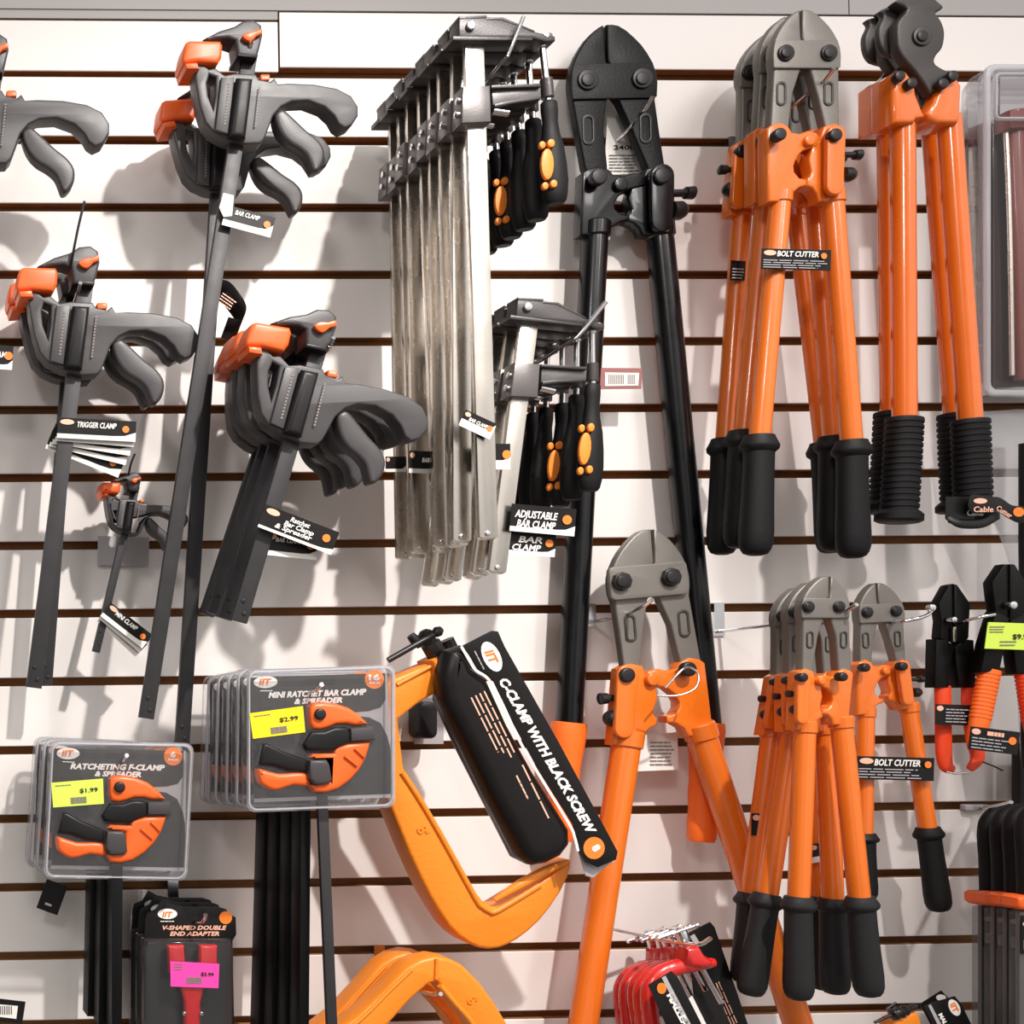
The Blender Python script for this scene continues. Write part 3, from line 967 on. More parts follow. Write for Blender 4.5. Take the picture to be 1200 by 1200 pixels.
# ------------------------------------------------------------------ cable cutters
def cable_cutter():
    Z = crop(900, 0)
    d = .11
    t = thing('cable_cutter', 'front cable cutter with dark curved jaws and thick orange handles, top right', 'cable cutter', (1083, 42, d), 'orange cable cutters top right')
    j1 = part('jaw', t, [(slab([(598, 8), (650, -20), (700, -45), (760, -25), (800, 5), (826, 32), (800, 52), (790, 62), (815, 95), (832, 150), (822, 220), (790, 262), (790, 300), (862, 345), (840, 385), (800, 380), (770, 440), (742, 400), (690, 330), (650, 285), (618, 235), (608, 170), (612, 100), (655, 40)], d + .008, .012, .0025, M=Z, br=2, sm=3), HDK)])
    j2 = part('jaw', t, [(slab([(530, 52), (560, 38), (612, 34), (650, 40), (700, 60), (740, 120), (720, 250), (700, 300), (780, 440), (770, 505), (735, 515), (705, 490), (690, 400), (600, 385), (592, 345), (640, 280), (560, 250), (528, 200), (522, 130), (545, 75)], d - .003, .008, .0025, M=Z, br=2, sm=3), HDK)])
    part('pivot_bolt', j1, [(slab(ell(730, 165, 46), d + .0145, .004, .0012, M=Z), HDK), (slab(ell(730, 165, 26), d + .0165, .004, .0012, M=Z), BOLT)])
    cl = part('handle_head', t, [(slab([(590, 345), (615, 325), (650, 330), (692, 385), (700, 440), (730, 520), (745, 548), (700, 556), (690, 575), (590, 575)], d, .03, .004, M=Z, br=2), OPB)])
    cr_ = part('handle_head', t, [(slab([(780, 480), (800, 420), (825, 385), (850, 335), (880, 345), (912, 400), (905, 540), (896, 575), (795, 575), (760, 556), (745, 530)], d, .03, .004, M=Z, br=2), OPB)])
    for x, y in ((625, 352), (680, 385), (828, 388), (874, 352)):
        part('pivot_bolt', t, [(slab(ell(x, y, 26, n=12), d + .018, .008, .002, M=Z), BOLT)])
    for top, bot, g in (((1058, 138), (1060, 492), ((1060, 490), (1053, 612))), ((1112, 138), (1137, 494), ((1137, 492), (1141, 612)))):
        h = part('handle', t, [(lathe(top, bot, [(0, 12.2), (1, 12.2)], ID, d, seg=28), OPB)])
        grip(h, g[0], g[1], 19.5, d, RUB, 1)
    return t


cc = cable_cutter()
cc2 = dup(cc, (1065, 51, .066), 'rear cable cutter, its jaws and orange handles showing left of the front one', rot=-.4)
t = hang_tag(cc, fr(1108, 582, 0), 34, 26, .135, [('Cable', .75, .85, .26, .55)], white=0, logo=False, circle=False)
part('tag_strap', cc, [(rod([(1112, 606, .135), (1125, 614, .14), (1150, 614, .14), (1166, 606, .138)], 5, sm=5, flat=.4), PLB)])
o = thing('hang_tag', 'curled black tag reading Cable with orange dot, under the right-hand rubber grip', 'tag', (1150, 590, .14))
w1 = [(1138, 580), (1158, 582), (1172, 583), (1186, 592), (1200, 594), (1206, 606), (1196, 613), (1180, 606), (1168, 598), (1152, 602), (1136, 598)]
cdx = part('card', o, [(slab(w1, .142, .001, .0002, sm=3), CARD)])
part('lettering', cdx, [(text('Cable', 1141, 600, .1432, 6.5, w=23, shear=.1), INKS), (text('Cutter', 1167, 597, .1432, 6, w=20, ang=32), INKS)])
part('printed_marks', cdx, [(slab(ell(1149, 587, 8, 3.2), .143, .0004, .0001), INKS), (slab(ell(1194, 600, 6.5, 5.5), .143, .0004, .0001), INKO)])


# ------------------------------------------------------------------ pliers
def pliers():
    Z = crop(860, 640)
    d = .07
    t = thing('crimping_pliers', 'closed crimping pliers with black head and orange-red grips, strapped with a black tag', 'pliers', (1118, 700, d), 'crimping pliers on the right')
    head = part('jaw', t, [(slab([(962, 268), (1010, 182), (1030, 176), (1032, 440), (1000, 460), (968, 430), (975, 350)], d, .012, .002, M=Z), BHD)])
    head2 = part('jaw', t, [(slab([(1034, 176), (1050, 180), (1112, 268), (1110, 300), (1104, 430), (1080, 460), (1036, 440)], d + .002, .012, .002, M=Z), BHD)])
    part('pivot_bolt', head2, [(slab(ell(1038, 345, 14), d + .012, .008, .001, M=Z), CHROME)])
    part('ratchet_slot', head2, [(slab(rrect(1030, 378, 1046, 450, 7), d + .009, .003, .0005, M=Z), STEEL)])
    part('plier_arm', t, [(slab([(950, 435), (1000, 440), (1036, 470), (1020, 560), (1010, 664), (944, 664)], d, .014, .002, M=Z), BHD)])
    part('plier_arm', t, [(slab([(1038, 470), (1080, 435), (1128, 440), (1140, 664), (1060, 664), (1045, 560)], d, .014, .002, M=Z), BHD)])
    g1 = [(978, 655, d), (980, 760, d), (982, 880, d), (985, 980, d), (995, 1030, d), (1025, 1048, d)]
    part('grip', t, [(rod(g1, [36, 36, 36, 35, 32, 20], M=Z, sm=6, flat=.7, seg=18), ORD)])
    g2 = [(1104, 655, d), (1106, 760, d), (1118, 860, d), (1135, 940, d), (1140, 1000, d), (1105, 1045, d)]
    part('grip', t, [(rod(g2, [36, 36, 36, 35, 30, 18], M=Z, sm=6, flat=.7, seg=18), ORD)])
    part('closing_wire', t, [(rod([(1000, 1058, d + .01), (1040, 1066, d + .012), (1100, 1060, d + .01)], 5, M=Z, sm=4), CHROME)])
    return t, Z, d


pl, Zp, dp = pliers()
h = hang_tag(pl, fr(1097, 825, 2), 43, 24, .084, [], circle=False, white=0)
part('printed_marks', h, [(lines(12, 4, 41, 22, 5, .0853, M=fr(1097, 825, 2), seed=4), PAPG)])
pz = P(1118, 700, dp)


def pliers_open():
    d = .09
    t = thing('crimping_pliers', 'open crimping pliers with lime price sticker across the head, at the right edge', 'pliers', (1182, 690, d), 'crimping pliers on the right')
    part('jaw', t, [(slab([(1163, 682), (1177, 661), (1183, 661), (1183, 728), (1168, 722), (1165, 700)], d, .012, .002), BHD)])
    j = part('jaw', t, [(slab([(1184, 661), (1190, 661), (1203, 682), (1203, 700), (1199, 722), (1184, 728)], d + .002, .012, .002), BHD)])
    part('pivot_bolt', j, [(disc(1189, 709, 4.5, d + .012, .008), CHROME)])
    part('plier_arm', t, [(slab([(1168, 716), (1184, 724), (1178, 760), (1172, 788), (1150, 788), (1156, 755)], d, .014, .002), BHD)])
    part('plier_arm', t, [(slab([(1184, 724), (1200, 716), (1208, 755), (1214, 790), (1192, 790), (1188, 760)], d, .014, .002), BHD)])
    Rb = [(0, 12.5)]
    for i in range(12): Rb += [(.03 + i * .05, 12.6), (.06 + i * .05, 12.6), (.062 + i * .05, 11.6), (.078 + i * .05, 11.6)]
    Rb += [(.9, 10), (1, 7)]
    part('grip', t, [(lathe((1160, 785), (1141, 878), Rb, ID, d, flat=.7), ORR)])
    part('grip', t, [(lathe((1202, 788), (1216, 880), Rb, ID, d, flat=.7), ORD)])
    s = part('price_sticker', t, [(slab([(1158, 729), (1214, 731), (1214, 762), (1154, 760)], d + .016, .0006, .0001), STG)], 'lime green price sticker')
    part('lettering', s, [(lines(1160, 733, 1178, 742, 3, d + .0169), INKG), (text('$9.99', 1187, 749, d + .0169, 6, w=22), INKD), (lines(1172, 750, 1192, 758, 2, d + .0169), INKG)])
    h = hang_tag(t, fr(1138, 851, 7), 58, 27, d + .016, [], circle=True, white=0)
    part('printed_marks', h, [(lines(3, 11, 50, 26, 4, d + .0172, M=fr(1138, 851, 7), seed=4), PAPG)])
    part('printed_title', h, [(lines(20, 3, 46, 9, 1, d + .0172, M=fr(1138, 851, 7), hh=.8, seed=2), INKS)])
    part('closing_wire', t, [(rod([(1152, 893, d), (1165, 898, d), (1175, 903, d)], 1.0), BOLT)])
    return t


pliers_open()
t = thing('slatwall_hook', 'long chrome hook right of the closed crimping pliers', 'hook', (1130, 728, .0), 'chrome wire hooks in the slatted wall')
part('wire', t, [(rod([(1118, 736, .004), (1128, 729, .09), (1145, 724, .11), (1166, 720, .115)], 1.8, sm=5), CHROME)])


# ------------------------------------------------------------------ blister packed clamps
ZB = crop(220, 740)


def ratchet_pack(M, d, label, group, title, size, sticker, price, name='ratchet_bar_clamp_pack'):
    t = thing(name, label, 'packaged clamp', (*M(615, 205), d), group)
    th = .020
    shell = rrect(278, 168, 975, 838, 42)
    sk = lambda pts: [(x, y - (x - 625) * .035) for x, y in pts]
    cdp = [(290, 215), (300, 200), (910, 200), (925, 215), (925, 330), (900, 375), (850, 385), (750, 392)]
    # printed card: dark top and dark right-lower field on a pale grey swoosh
    card = part('backing_card', t, [(slab(sk([(290, 205), (935, 205), (965, 790), (312, 790)]), d - .004, .0008, .0001, M=M), PAPG)])
    part('printed_field', card, [(slab(sk([(290, 205), (925, 205), (927, 330), (905, 365), (850, 380), (760, 384), (760, 400), (850, 410), (905, 440), (935, 500), (950, 560), (965, 772), (312, 772)]), d - .0033, .0004, .0001, M=M), CARDG)])
    sl = part('hang_slot', card, [(slab(sk(rrect(545, 222, 690, 250, 10)), d - .0029, .0005, .0001, M=M), INKD)])
    lg = part('logo', card, [(slab(sk(ell(365, 228, 56, 28)), d - .003, .0006, .0001, M=M), INKW)])
    part('logo_lettering', lg, [(text('IIT', 336, 252, d - .0024, 30, M=M, w=58, shear=.2, ang=-2, bold=.03), INKO)]) if False else None
    part('lettering', card, [(text('IIT', 334, 250, d - .0023, 28, M=M, w=60, shear=.2, ang=-2, bold=.03), INKO),
                             (text(title, 608, 303, d - .0028, 26, M=M, w=460, align='CENTER', shear=.25, ang=-2, bold=.045), INKW),
                             (text('& SPREADER', 612, 336, d - .0028, 24, M=M, w=226, align='CENTER', shear=.25, ang=-2, bold=.045), INKW),
                             (lines(340, 272, 400, 284, 1, d - .0028, M=M), INKW)])
    sz = part('size_mark', card, [(slab(ell(875, 224, 45), d - .003, .0006, .0001, M=M), INKO)])
    part('size_lettering', card, [(text(size, 874, 228, d - .0023, 26, M=M, w=26 * len(size), align='CENTER', bold=.04), INKW), (text('INCH', 876, 246, d - .0023, 11, M=M, w=48, align='CENTER', bold=.02), INKW)])
    # clear shell
    part('clear_shell', t, [(slab(sk(shell), d, th, .004, M=M, br=2), CLRH)])
    part('shell_rim', t, [(slab(sk(shell), d - .008, .003, .0012, holes=[sk(rrect(296, 186, 957, 820, 34))], M=M), CLR2),
                          (slab(sk(rrect(284, 174, 969, 832, 40)), d + .008, .004, .0018, holes=[sk(rrect(296, 186, 957, 820, 34))], M=M, br=2), CLR2)])
    # clamp inside
    dc = d + .004
    up = part('upper_jaw', t, [(slab([(578, 352), (598, 335), (640, 332), (700, 338), (760, 358), (810, 392), (852, 436), (820, 440), (790, 442), (745, 434), (700, 436), (660, 452), (625, 462), (590, 458), (577, 430)], dc, .018, .004, M=M, br=2), PORA)])
    part('pivot_bolt', up, [(disc(626, 388, 27, dc + .010, .006, M=M, bev=.002), BOLT)])
    part('sliding_block', t, [(slab([(582, 470), (640, 470), (690, 450), (745, 448), (765, 470), (765, 520), (720, 540), (690, 560), (600, 560), (560, 556), (545, 530)], dc, .02, .003, M=M, br=2), PLB)])
    part('jaw_face', t, [(slab([(765, 455), (875, 444), (882, 508), (768, 514)], dc, .024, .002, M=M), PLA)])
    part('lower_jaw', t, [(slab([(578, 592), (590, 574), (690, 572), (690, 548), (760, 525), (862, 516), (850, 560), (835, 605), (805, 655), (765, 700), (710, 740), (650, 758), (600, 756), (575, 722), (660, 700), (664, 606)], dc, .018, .004, M=M, br=2), PORA)])
    part('jaw_rib', t, [(slab([(740, 580), (800, 630), (795, 636), (735, 588)], dc + .01, .003, .001, M=M), PORA), (slab([(790, 545), (835, 590), (830, 596), (783, 552)], dc + .01, .003, .001, M=M), PORA)])
    part('pivot_block', t, [(slab([(575, 605), (655, 602), (668, 625), (680, 700), (660, 716), (600, 722), (570, 690)], dc + .004, .02, .003, M=M, br=2), PLA)])
    part('trigger', t, [(slab([(355, 528), (375, 525), (450, 562), (560, 600), (560, 660), (470, 650), (400, 630), (335, 625)], dc, .018, .003, M=M, br=2), PLB)])
    part('lever', t, [(slab([(333, 655), (345, 645), (430, 668), (510, 662), (560, 668), (580, 712), (560, 728), (500, 722), (440, 742), (400, 746), (355, 724), (338, 700)], dc, .016, .004, M=M, sm=2, br=2), PORA)])
    if sticker is None: return t
    s = part('price_sticker', t, [(slab([(290, 384), (540, 350), (551, 472), (306, 503)], d + .0105, .0005, .0001, M=M), sticker)], 'price sticker')
    A = -7.5
    part('lettering', s, [(text(price, 432, 425, d + .0112, 20, M=M, w=88, ang=A, bold=.02), INKD), (lines(0, 0, 78, 12, 1, d + .0112, M=Sim((0, 0), (1, 0), M(310, 392), M(311, 391.87))), INKG),
                          (lines(0, 0, 76, 32, 3, d + .0112, M=Sim((0, 0), (1, 0), M(388, 450), M(389, 449.87)), hh=.8, rag=0), INKG)])
    return t


rp1 = ratchet_pack(ZB, .175, 'frontmost clear pack of mini ratchet bar clamp with yellow price sticker', 'mini ratchet bar clamp packs', 'MINI RATCHET BAR CLAMP', '16', STY, '$2.99')
part('bar', rp1, [(slab([(372, 925), (384, 925), (397, 1230), (385, 1230)], .17, .006, .0008), BARB)])
rpb = ratchet_pack(ZB, .175, 'mini ratchet bar clamp pack, second from the front', 'mini ratchet bar clamp packs', 'MINI RATCHET BAR CLAMP', '16', None, '$2.99')
part('bar', rpb, [(slab([(369, 925), (381, 925), (383, 1290), (371, 1290)], .17, .027, .0008), BLK)])
hx, hy = ZB(615, 205)
w0 = P(hx, hy, .175)
rpb.location = w0 + Vector((0, .031, 0))
rpb.rotation_euler = (0, math.radians(.8), 0)
for i in range(3):
    c = dup(rpb, (hx, hy, .175), f'mini ratchet bar clamp pack, {ORD_[i + 1]} from the front', rot=1.1 + .4 * i)
    c.location = w0 + Vector((-.001 * i, .031 * (i + 2), -.002 * (i + 1)))
hook(374, 797, .195, 'chrome hook tip poking through the slot of the yellow-stickered pack', tip=3)

ML3 = Sim((365, 230), (875, 222), crop(0, 850)(320, 125), crop(0, 850)(812, 143))
rp3 = ratchet_pack(ML3, .11, 'frontmost clear pack of ratcheting clamp with lime price sticker, lower left', 'ratcheting F-clamp packs', 'RATCHETING F-CLAMP', '6', STG, '$1.99')
part('bar', rp3, [(slab([(131, 1010), (144, 1010), (143, 1212), (131, 1212)], .105, .028, .0008), BLK)])
hx, hy = ML3(615, 205)
w0 = P(hx, hy, .11)
for i in range(2):
    c = dup(rp3, (hx, hy, .11), ('second' if i == 0 else 'rearmost') + ' clear pack of ratcheting clamp, its edge showing left of the lime-stickered one', rot=.8 + .5 * i, skip=('price_sticker',))
    c.location = w0 + Vector((-.003 * (i + 1), .032 * (i + 1), 0))
hook(147, 880, .125, 'chrome hook at the top of the lime-stickered pack', tip=3)

# packs of adapters
def adapter():
    Z = crop(0, 850)
    d = .085
    t = thing('adapter_pack', 'front black pack of V-shaped double end adapter with pink price sticker', 'packaged adapter', (*Z(950, 880), d), 'V-shaped adapter packs lower left')
    card = part('backing_card', t, [(slab([(682, 905), (690, 880), (730, 862), (760, 815), (800, 838), (860, 850), (1020, 850), (1060, 862), (1075, 885), (1105, 900), (1108, 980), (1090, 1010), (1100, 1500), (672, 1500), (676, 1020)], d, .0012, .0002, M=Z), CARD)])
    part('logo', card, [(slab(ell(785, 884, 46, 24), d + .001, .0005, .0001, M=Z), INKW)])
    part('lettering', card, [(text('IIT', 760, 898, d + .0016, 24, M=Z, w=50, shear=.2, bold=.03), INKO),
                             (text('V-SHAPED DOUBLE', 912, 958, d + .001, 19, M=Z, w=300, align='CENTER', shear=.25, bold=.03), INKS),
                             (text('END ADAPTER', 912, 986, d + .001, 19, M=Z, w=232, align='CENTER', shear=.25, bold=.03), INKS),
                             (lines(752, 914, 818, 924, 1, d + .001, M=Z), INKW)])
    part('size_mark', card, [(slab(ell(1058, 902, 30), d + .001, .0005, .0001, M=Z), INKO)])
    part('hang_hole', card, [(slab(rrect(934, 858, 966, 905, 14), d + .0008, .0004, .0001, M=Z), PLB)])
    ad = part('red_adapter', t, [(slab([(790, 1036), (865, 1034), (872, 1130), (940, 1130), (940, 1034), (1022, 1036), (1020, 1160), (960, 1230), (942, 1300), (940, 1500), (870, 1500), (868, 1300), (850, 1230), (796, 1160)], d + .01, .012, .003, M=Z, br=2), REDP)])
    for x in (866, 946):
        part('rivet', ad, [(disc(x, 1352, 10, d + .017, .004, M=Z), CHROME)])
    part('clear_shell', t, [(slab([(690, 1010), (1090, 1010), (1100, 1060), (1096, 1500), (676, 1500), (680, 1060)], d + .010, .018, .005, M=Z, br=2), CLR)])
    s = part('price_sticker', t, [(slab([(798, 1106), (1028, 1118), (1024, 1232), (800, 1224)], d + .0195, .0005, .0001, M=Z), STP)], 'pink price sticker')
    part('lettering', s, [(text('$3.99', 942, 1174, d + .0202, 17, M=Z, w=60, ang=3, bold=.02), INKD), (lines(816, 1114, 860, 1150, 3, d + .0202, M=Z), INKG), (lines(876, 1180, 946, 1212, 3, d + .0202, M=Z, hh=.8, rag=0), INKG)])
    return t


ap = adapter()
for i in range(2):
    Z = crop(0, 850)
    hx, hy = Z(950, 880)
    c = dup(ap, (hx, hy, .085), ('second' if i == 0 else 'rearmost') + ' black adapter pack, its corner showing behind the pink-stickered one')
    c.location = P(hx, hy, .085) + Vector((-.002 * (i + 1), .021 * (i + 1), .001 * (i + 1)))
hook(239, 1071, .12, 'chrome hook with tip above the pink-stickered pack', tip=8)

# small stray tags at the lower left
t = thing('hang_tag', 'small dark tag sticking out below the lime-stickered packs', 'tag', (58, 1040, .03))
hang_tag(t, fr(55, 1030, 20), 26, 36, .03, [('mm', .3, .8, .1, .3)], name='card', circle=False, logo=False, white=0)
t = thing('barcode_tag', 'black tag with white barcode panel at the lower left corner', 'tag', (5, 1175, .04))
cdt = part('card', t, [(slab([(-20, 1168), (30, 1174), (26, 1200), (-20, 1195)], .04, .001, .0001), CARD)])
part('barcode_panel', cdt, [(slab([(-14, 1176), (21, 1179), (19, 1194), (-14, 1190)], .041, .0005, .0001), PAPW)])
part('barcode', cdt, [(slab([(-8 + i * 2.6, 1179), (-8 + i * 2.6 + 1.1, 1179.1), (-8 + i * 2.6 + 1.1, 1189), (-8 + i * 2.6, 1189)], .0415, .0003, .00001), INKD) for i in range(9)])
t = thing('barcode_tag', 'dusty red tag with white barcode panel beside the lower bar clamps', 'tag', (728, 432, .04))
cdt = part('card', t, [(slab([(700, 431), (752.5, 431.5), (751.5, 455.5), (700, 456)], .04, .001, .0001), MAROON)])
part('barcode_panel', cdt, [(slab([(709, 436.5), (749, 437), (748, 452), (709, 452.5)], .041, .0005, .0001), PAPW)])
part('barcode', cdt, [(slab([(713 + i * 1.9, 439), (713.9 + i * 1.9, 439), (713.9 + i * 1.9, 450), (713 + i * 1.9, 450)], .0415, .0003, .00001), INKG) for i in range(17) if i not in (10, 11)])


# ------------------------------------------------------------------ large orange C-clamp in its black sleeve
def big_c():
    Z = crop(440, 720)
    Y = crop(420, 900)
    d = .10
    t = thing('c_clamp', 'large orange cast C-clamp with black printed sleeve over its screw', 'clamp', (*Z(395, 200), d))
    y = lambda pts: [Y(*q) for q in pts]
    outer = [Z(85, 300), Z(180, 262), Z(275, 222), Z(340, 188), Z(372, 178), Z(402, 205), Z(434, 300), Z(385, 330), Z(300, 360), Z(200, 420), Z(108, 492),
             Y(215, 0), Y(300, 130), Y(400, 300), Y(560, 590), Y(590, 628), Y(625, 650), Y(665, 648), Y(860, 530), Y(1000, 432),
             Y(998, 470), Y(985, 515), Y(950, 585), Y(900, 660), Y(852, 718), Y(802, 765), Y(750, 804), Y(705, 830), Y(662, 846), Y(618, 851), Y(568, 844), Y(518, 822), Y(470, 788), Y(425, 742), Y(378, 672), Y(335, 600), Y(288, 505), Y(240, 400), Y(150, 180), Y(95, 40), Z(70, 740), Z(10, 560), Z(-10, 420), Z(30, 340)]
    fr_ = part('frame', t, [(slab(outer, d, .034, .004, br=2), OCC)])
    # raised flange along the inner edge and along the arm
    inner = [Z(108, 492), Y(215, 0), Y(300, 130), Y(400, 300), Y(560, 590), Y(590, 628), Y(625, 650), Y(665, 648), Y(860, 530), Y(1000, 432)]
    p3 = [(q[0] - 3, q[1] + 5, d + .017) for q in inner[1:-1]]
    part('inner_flange', fr_, [(rod(p3, 3.4, sm=3, flat=1.0), OCC)])
    part('raised_arm_rib', fr_, [(rod([(*Y(640, 620), d + .017), (*Y(760, 545), d + .02), (*Y(900, 470), d + .019), (*Y(985, 440), d + .017)], [3, 6, 5, 3], sm=3), OCC)])
    part('raised_arm_rib', fr_, [(rod([(*Z(100, 330), d + .017), (*Z(270, 238), d + .018)], 2.5, sm=3), OCC)])
    part('cast_size_mark', fr_, [(text("8'", *Z(190, 1005), d + .0172, 12, ang=60, bold=.02, th=.0022), OCC)])
    part('arm_boss', fr_, [(slab([Z(270, 215), Z(345, 178), Z(375, 172), Z(405, 205), Z(436, 300), Z(395, 335), Z(310, 355)], d + .006, .040, .006, br=2), OCC)])
    # sleeve pointing down right; axis direction
    sx = part('screw', t, [(lathe(Z(330, 120), Z(480, 420), [(0, 36 / 4), (1, 36 / 4)], ID, d), BOLT)])
    part('screw_nut', sx, [(lathe(Z(222, 75), Z(300, 210), [(0, 4), (.1, 9), (.4, 9), (.45, 12), (.9, 12), (1, 9)], ID, d + .01, seg=8), BOLT)])
    part('tommy_bar', sx, [(lathe(Z(60, 215), Z(290, 85), [(0, 3.6), (1, 3.6)], ID, d + .02), BOLT), (lathe(Z(278, 92), Z(308, 68), [(0, 5), (.5, 6.5), (1, 4)], ID, d + .02), BOLT),
                           (lathe(Z(165, 98), Z(210, 150), [(0, 5), (.5, 6.5), (1, 4)], ID, d + .015), BOLT)])
    ds = d + .03
    bulge = [Z(350, 168), Z(430, 142), Z(470, 250), Z(540, 300), Z(640, 520), Z(760, 740), Z(880, 930), Z(930, 1010), Z(932, 1085), Z(890, 1140), Z(820, 1175), Z(752, 1182), Z(700, 1140), Z(560, 870), Z(430, 600), Z(330, 400), Z(320, 300)]
    slv = part('sleeve', t, [(slab(bulge, ds, .034, .014, br=4), CARD)])
    # deeper side toward the wall
    part('sleeve_side', slv, [(slab([Z(345, 200), Z(440, 180), Z(900, 1080), Z(820, 1165), Z(750, 1180), Z(690, 1150), Z(420, 620), Z(318, 400)], ds - .02, .03, .008, br=3), CARD)])
    card = part('printed_flap', slv, [(slab([Z(405, 148), Z(545, 76), Z(575, 80), Z(606, 150), Z(860, 600), Z(1136, 1112), Z(1128, 1150), Z(1042, 1186), Z(985, 1160), Z(950, 1100), Z(925, 985), Z(760, 720), Z(640, 500), Z(545, 295), Z(480, 262), Z(440, 190)], ds + .0190, .0012, .0002), CARD),
                                      (slab([Z(925, 1020), Z(950, 1100), Z(985, 1160), Z(1042, 1186), Z(1128, 1152), Z(1090, 1175), Z(1020, 1235), Z(985, 1225)], ds + .012, .001, .0002), PAPG)])
    part('white_line', card, [(rod([(*Z(402, 150), ds + .0208), (*Z(440, 215), ds + .0208), (*Z(470, 262), ds + .0208), (*Z(530, 305), ds + .0208), (*Z(590, 410), ds + .0208), (*Z(700, 640), ds + .0208), (*Z(900, 970), ds + .0208), (*Z(932, 1040), ds + .0208), (*Z(950, 1110), ds + .0208)], 1.7, sm=4, flat=.25), PAPW)])
    lgM = Sim((0, 0), (1, 0), Z(545, 198), (Z(545, 198)[0] + .25 * math.cos(1.10), Z(545, 198)[1] + .25 * math.sin(1.10)))
    lg = part('logo', card, [(slab(ell(0, 0, 76, 40), ds + .0194, .0005, .0001, M=lgM), PAPW)])
    a = math.degrees(math.atan2(1030 - 305, 1000 - 578))
    part('lettering', card, [(text('IIT', -36, 20, ds + .02, 40, M=lgM, w=72, bold=.03, shear=.2), INKO),
                             (text('C-CLAMP WITH BLACK SCREW', *Z(578, 312), ds + .0195, 10.5, ang=a, w=math.hypot(422, 725) / 4, shear=.25, bold=.045), INKO if False else INKW),
                             (lines(-60, 52, 40, 66, 1, ds + .0195, M=lgM), PAPG)])
    sz = part('size_mark', card, [(slab([Z(*q) for q in ell(1025, 1095, 50, 52)], ds + .0194, .0005, .0001), INKO)])
    part('size_lettering', card, [(text('8', *Z(1012, 1092), ds + .02, 9, ang=a, bold=.05), INKW)])
    fp = lambda x, y, w, h, n, s: (lines(0, 0, w, h, n, ds + .0172, M=Sim((0, 0), (1, 0), Z(x, y), (Z(x, y)[0] + .25 * math.cos(math.radians(a + 4)), Z(x, y)[1] + .25 * math.sin(math.radians(a + 4)))), hh=.3, seed=s), INKS)
    part('fine_print', slv, [fp(520, 355, 340, 90, 4, 3), fp(700, 700, 330, 24, 1, 5), fp(672, 750, 130, 24, 1, 8)])
    return t


big_c()
t = thing('slatwall_hook', 'black hook bar visible between the C-clamp arm and its sleeve', 'hook', (500, 840, .0))
part('peg', t, [(slab(rrect(492, 822, 514, 866, 8), .02, .03, .004), PLB)])
part('mounting_plate', t, [(slab([(486, 818), (520, 818), (520, 872), (486, 872)], .002, .003, .0005), PAPG)])


# ------------------------------------------------------------------ two orange C-clamps at the bottom
def low_c():
    Y = crop(420, 900)
    d = .115
    t = thing('c_clamp', 'front orange C-clamp frame peaking at the bottom edge', 'clamp', (*Y(365, 1010), d), 'orange C-clamps at the bottom edge')
    out = [(-260, 1330), (-160, 1275), (0, 1165), (130, 1040), (230, 935), (300, 898), (365, 884), (430, 895), (490, 925), (570, 1005), (640, 1100), (700, 1200), (760, 1330), (820, 1500), (640, 1500), (600, 1330), (530, 1200), (455, 1110), (392, 1035), (372, 1002), (335, 1012), (250, 1085), (150, 1195), (20, 1320), (-120, 1400), (-230, 1420)]
    f = part('frame', t, [(slab(out, d, .030, .004, M=Y, br=2), OCC)])
    part('inner_flange', f, [(rod([(*Y(382, 1018), d + .015), (*Y(450, 1100), d + .015), (*Y(535, 1200), d + .015), (*Y(600, 1330), d + .015)], 3.6, sm=3), OCC)])
    part('outer_rib', f, [(rod([(*Y(-150, 1290), d + .015), (*Y(10, 1180), d + .015), (*Y(140, 1050), d + .015), (*Y(250, 945), d + .015)], 2.2, sm=3), OCC)])
    part('crown_groove', f, [(rod([(*Y(366, 895), d + .0155), (*Y(364, 990), d + .0155)], 2.4), OCC)])
    part('cast_size_mark', f, [(text("6'", *Y(505, 1095), d + .0152, 11, ang=35, bold=.02, th=.002), OCC)])
    return t


lc = low_c()
Y = crop(420, 900)
hx, hy = Y(365, 1010)
c = dup(lc, (hx, hy, .115), 'rear orange C-clamp frame at the bottom edge, left of the front one', rot=-3)
c.location = P(hx - 30, hy - 7, .06)
hook(513, 1157, .135, 'chrome hook tip in the crown of the bottom orange C-clamps', tip=2)


# ------------------------------------------------------------------ red C-clamps
def red_c():
    W = crop(620, 900)
    d = .13
    t = thing('red_c_clamp', 'frontmost small red C-clamp with chrome screw at the bottom', 'clamp', (*W(700, 940), d), 'small red C-clamps at the bottom')
    part('frame', t, [(rod([(868, 912, d), (800, 918, d), (700, 932, d), (620, 965, d), (570, 1030, d), (565, 1120, d), (585, 1240, d), (640, 1340, d), (760, 1370, d)], [20, 32, 38, 40, 40, 38, 38, 36, 24], M=W, sm=5, seg=16, flat=.85), REDE),
                      (slab([(745, 850), (800, 832), (830, 880), (872, 905), (868, 935), (820, 940), (740, 930)], d, .02, .005, M=W, br=2), REDE)])
    s = part('screw', t, [(lathe((720, 770), (900, 1100), [(0, 10), (.04, 20), (.1, 20), (.12, 13), (1, 13)], W, d), CHROME)])
    part('tommy_bar', s, [(lathe((600, 800), (790, 735), [(0, 12), (.06, 12), (.08, 8), (.92, 8), (.94, 12), (1, 12)], W, d + .006), CHROME)])
    part('screw_head', s, [(lathe((705, 745), (740, 850), [(0, 16), (.2, 26), (.8, 26), (1, 18)], W, d), CHROME)])
    return t, W


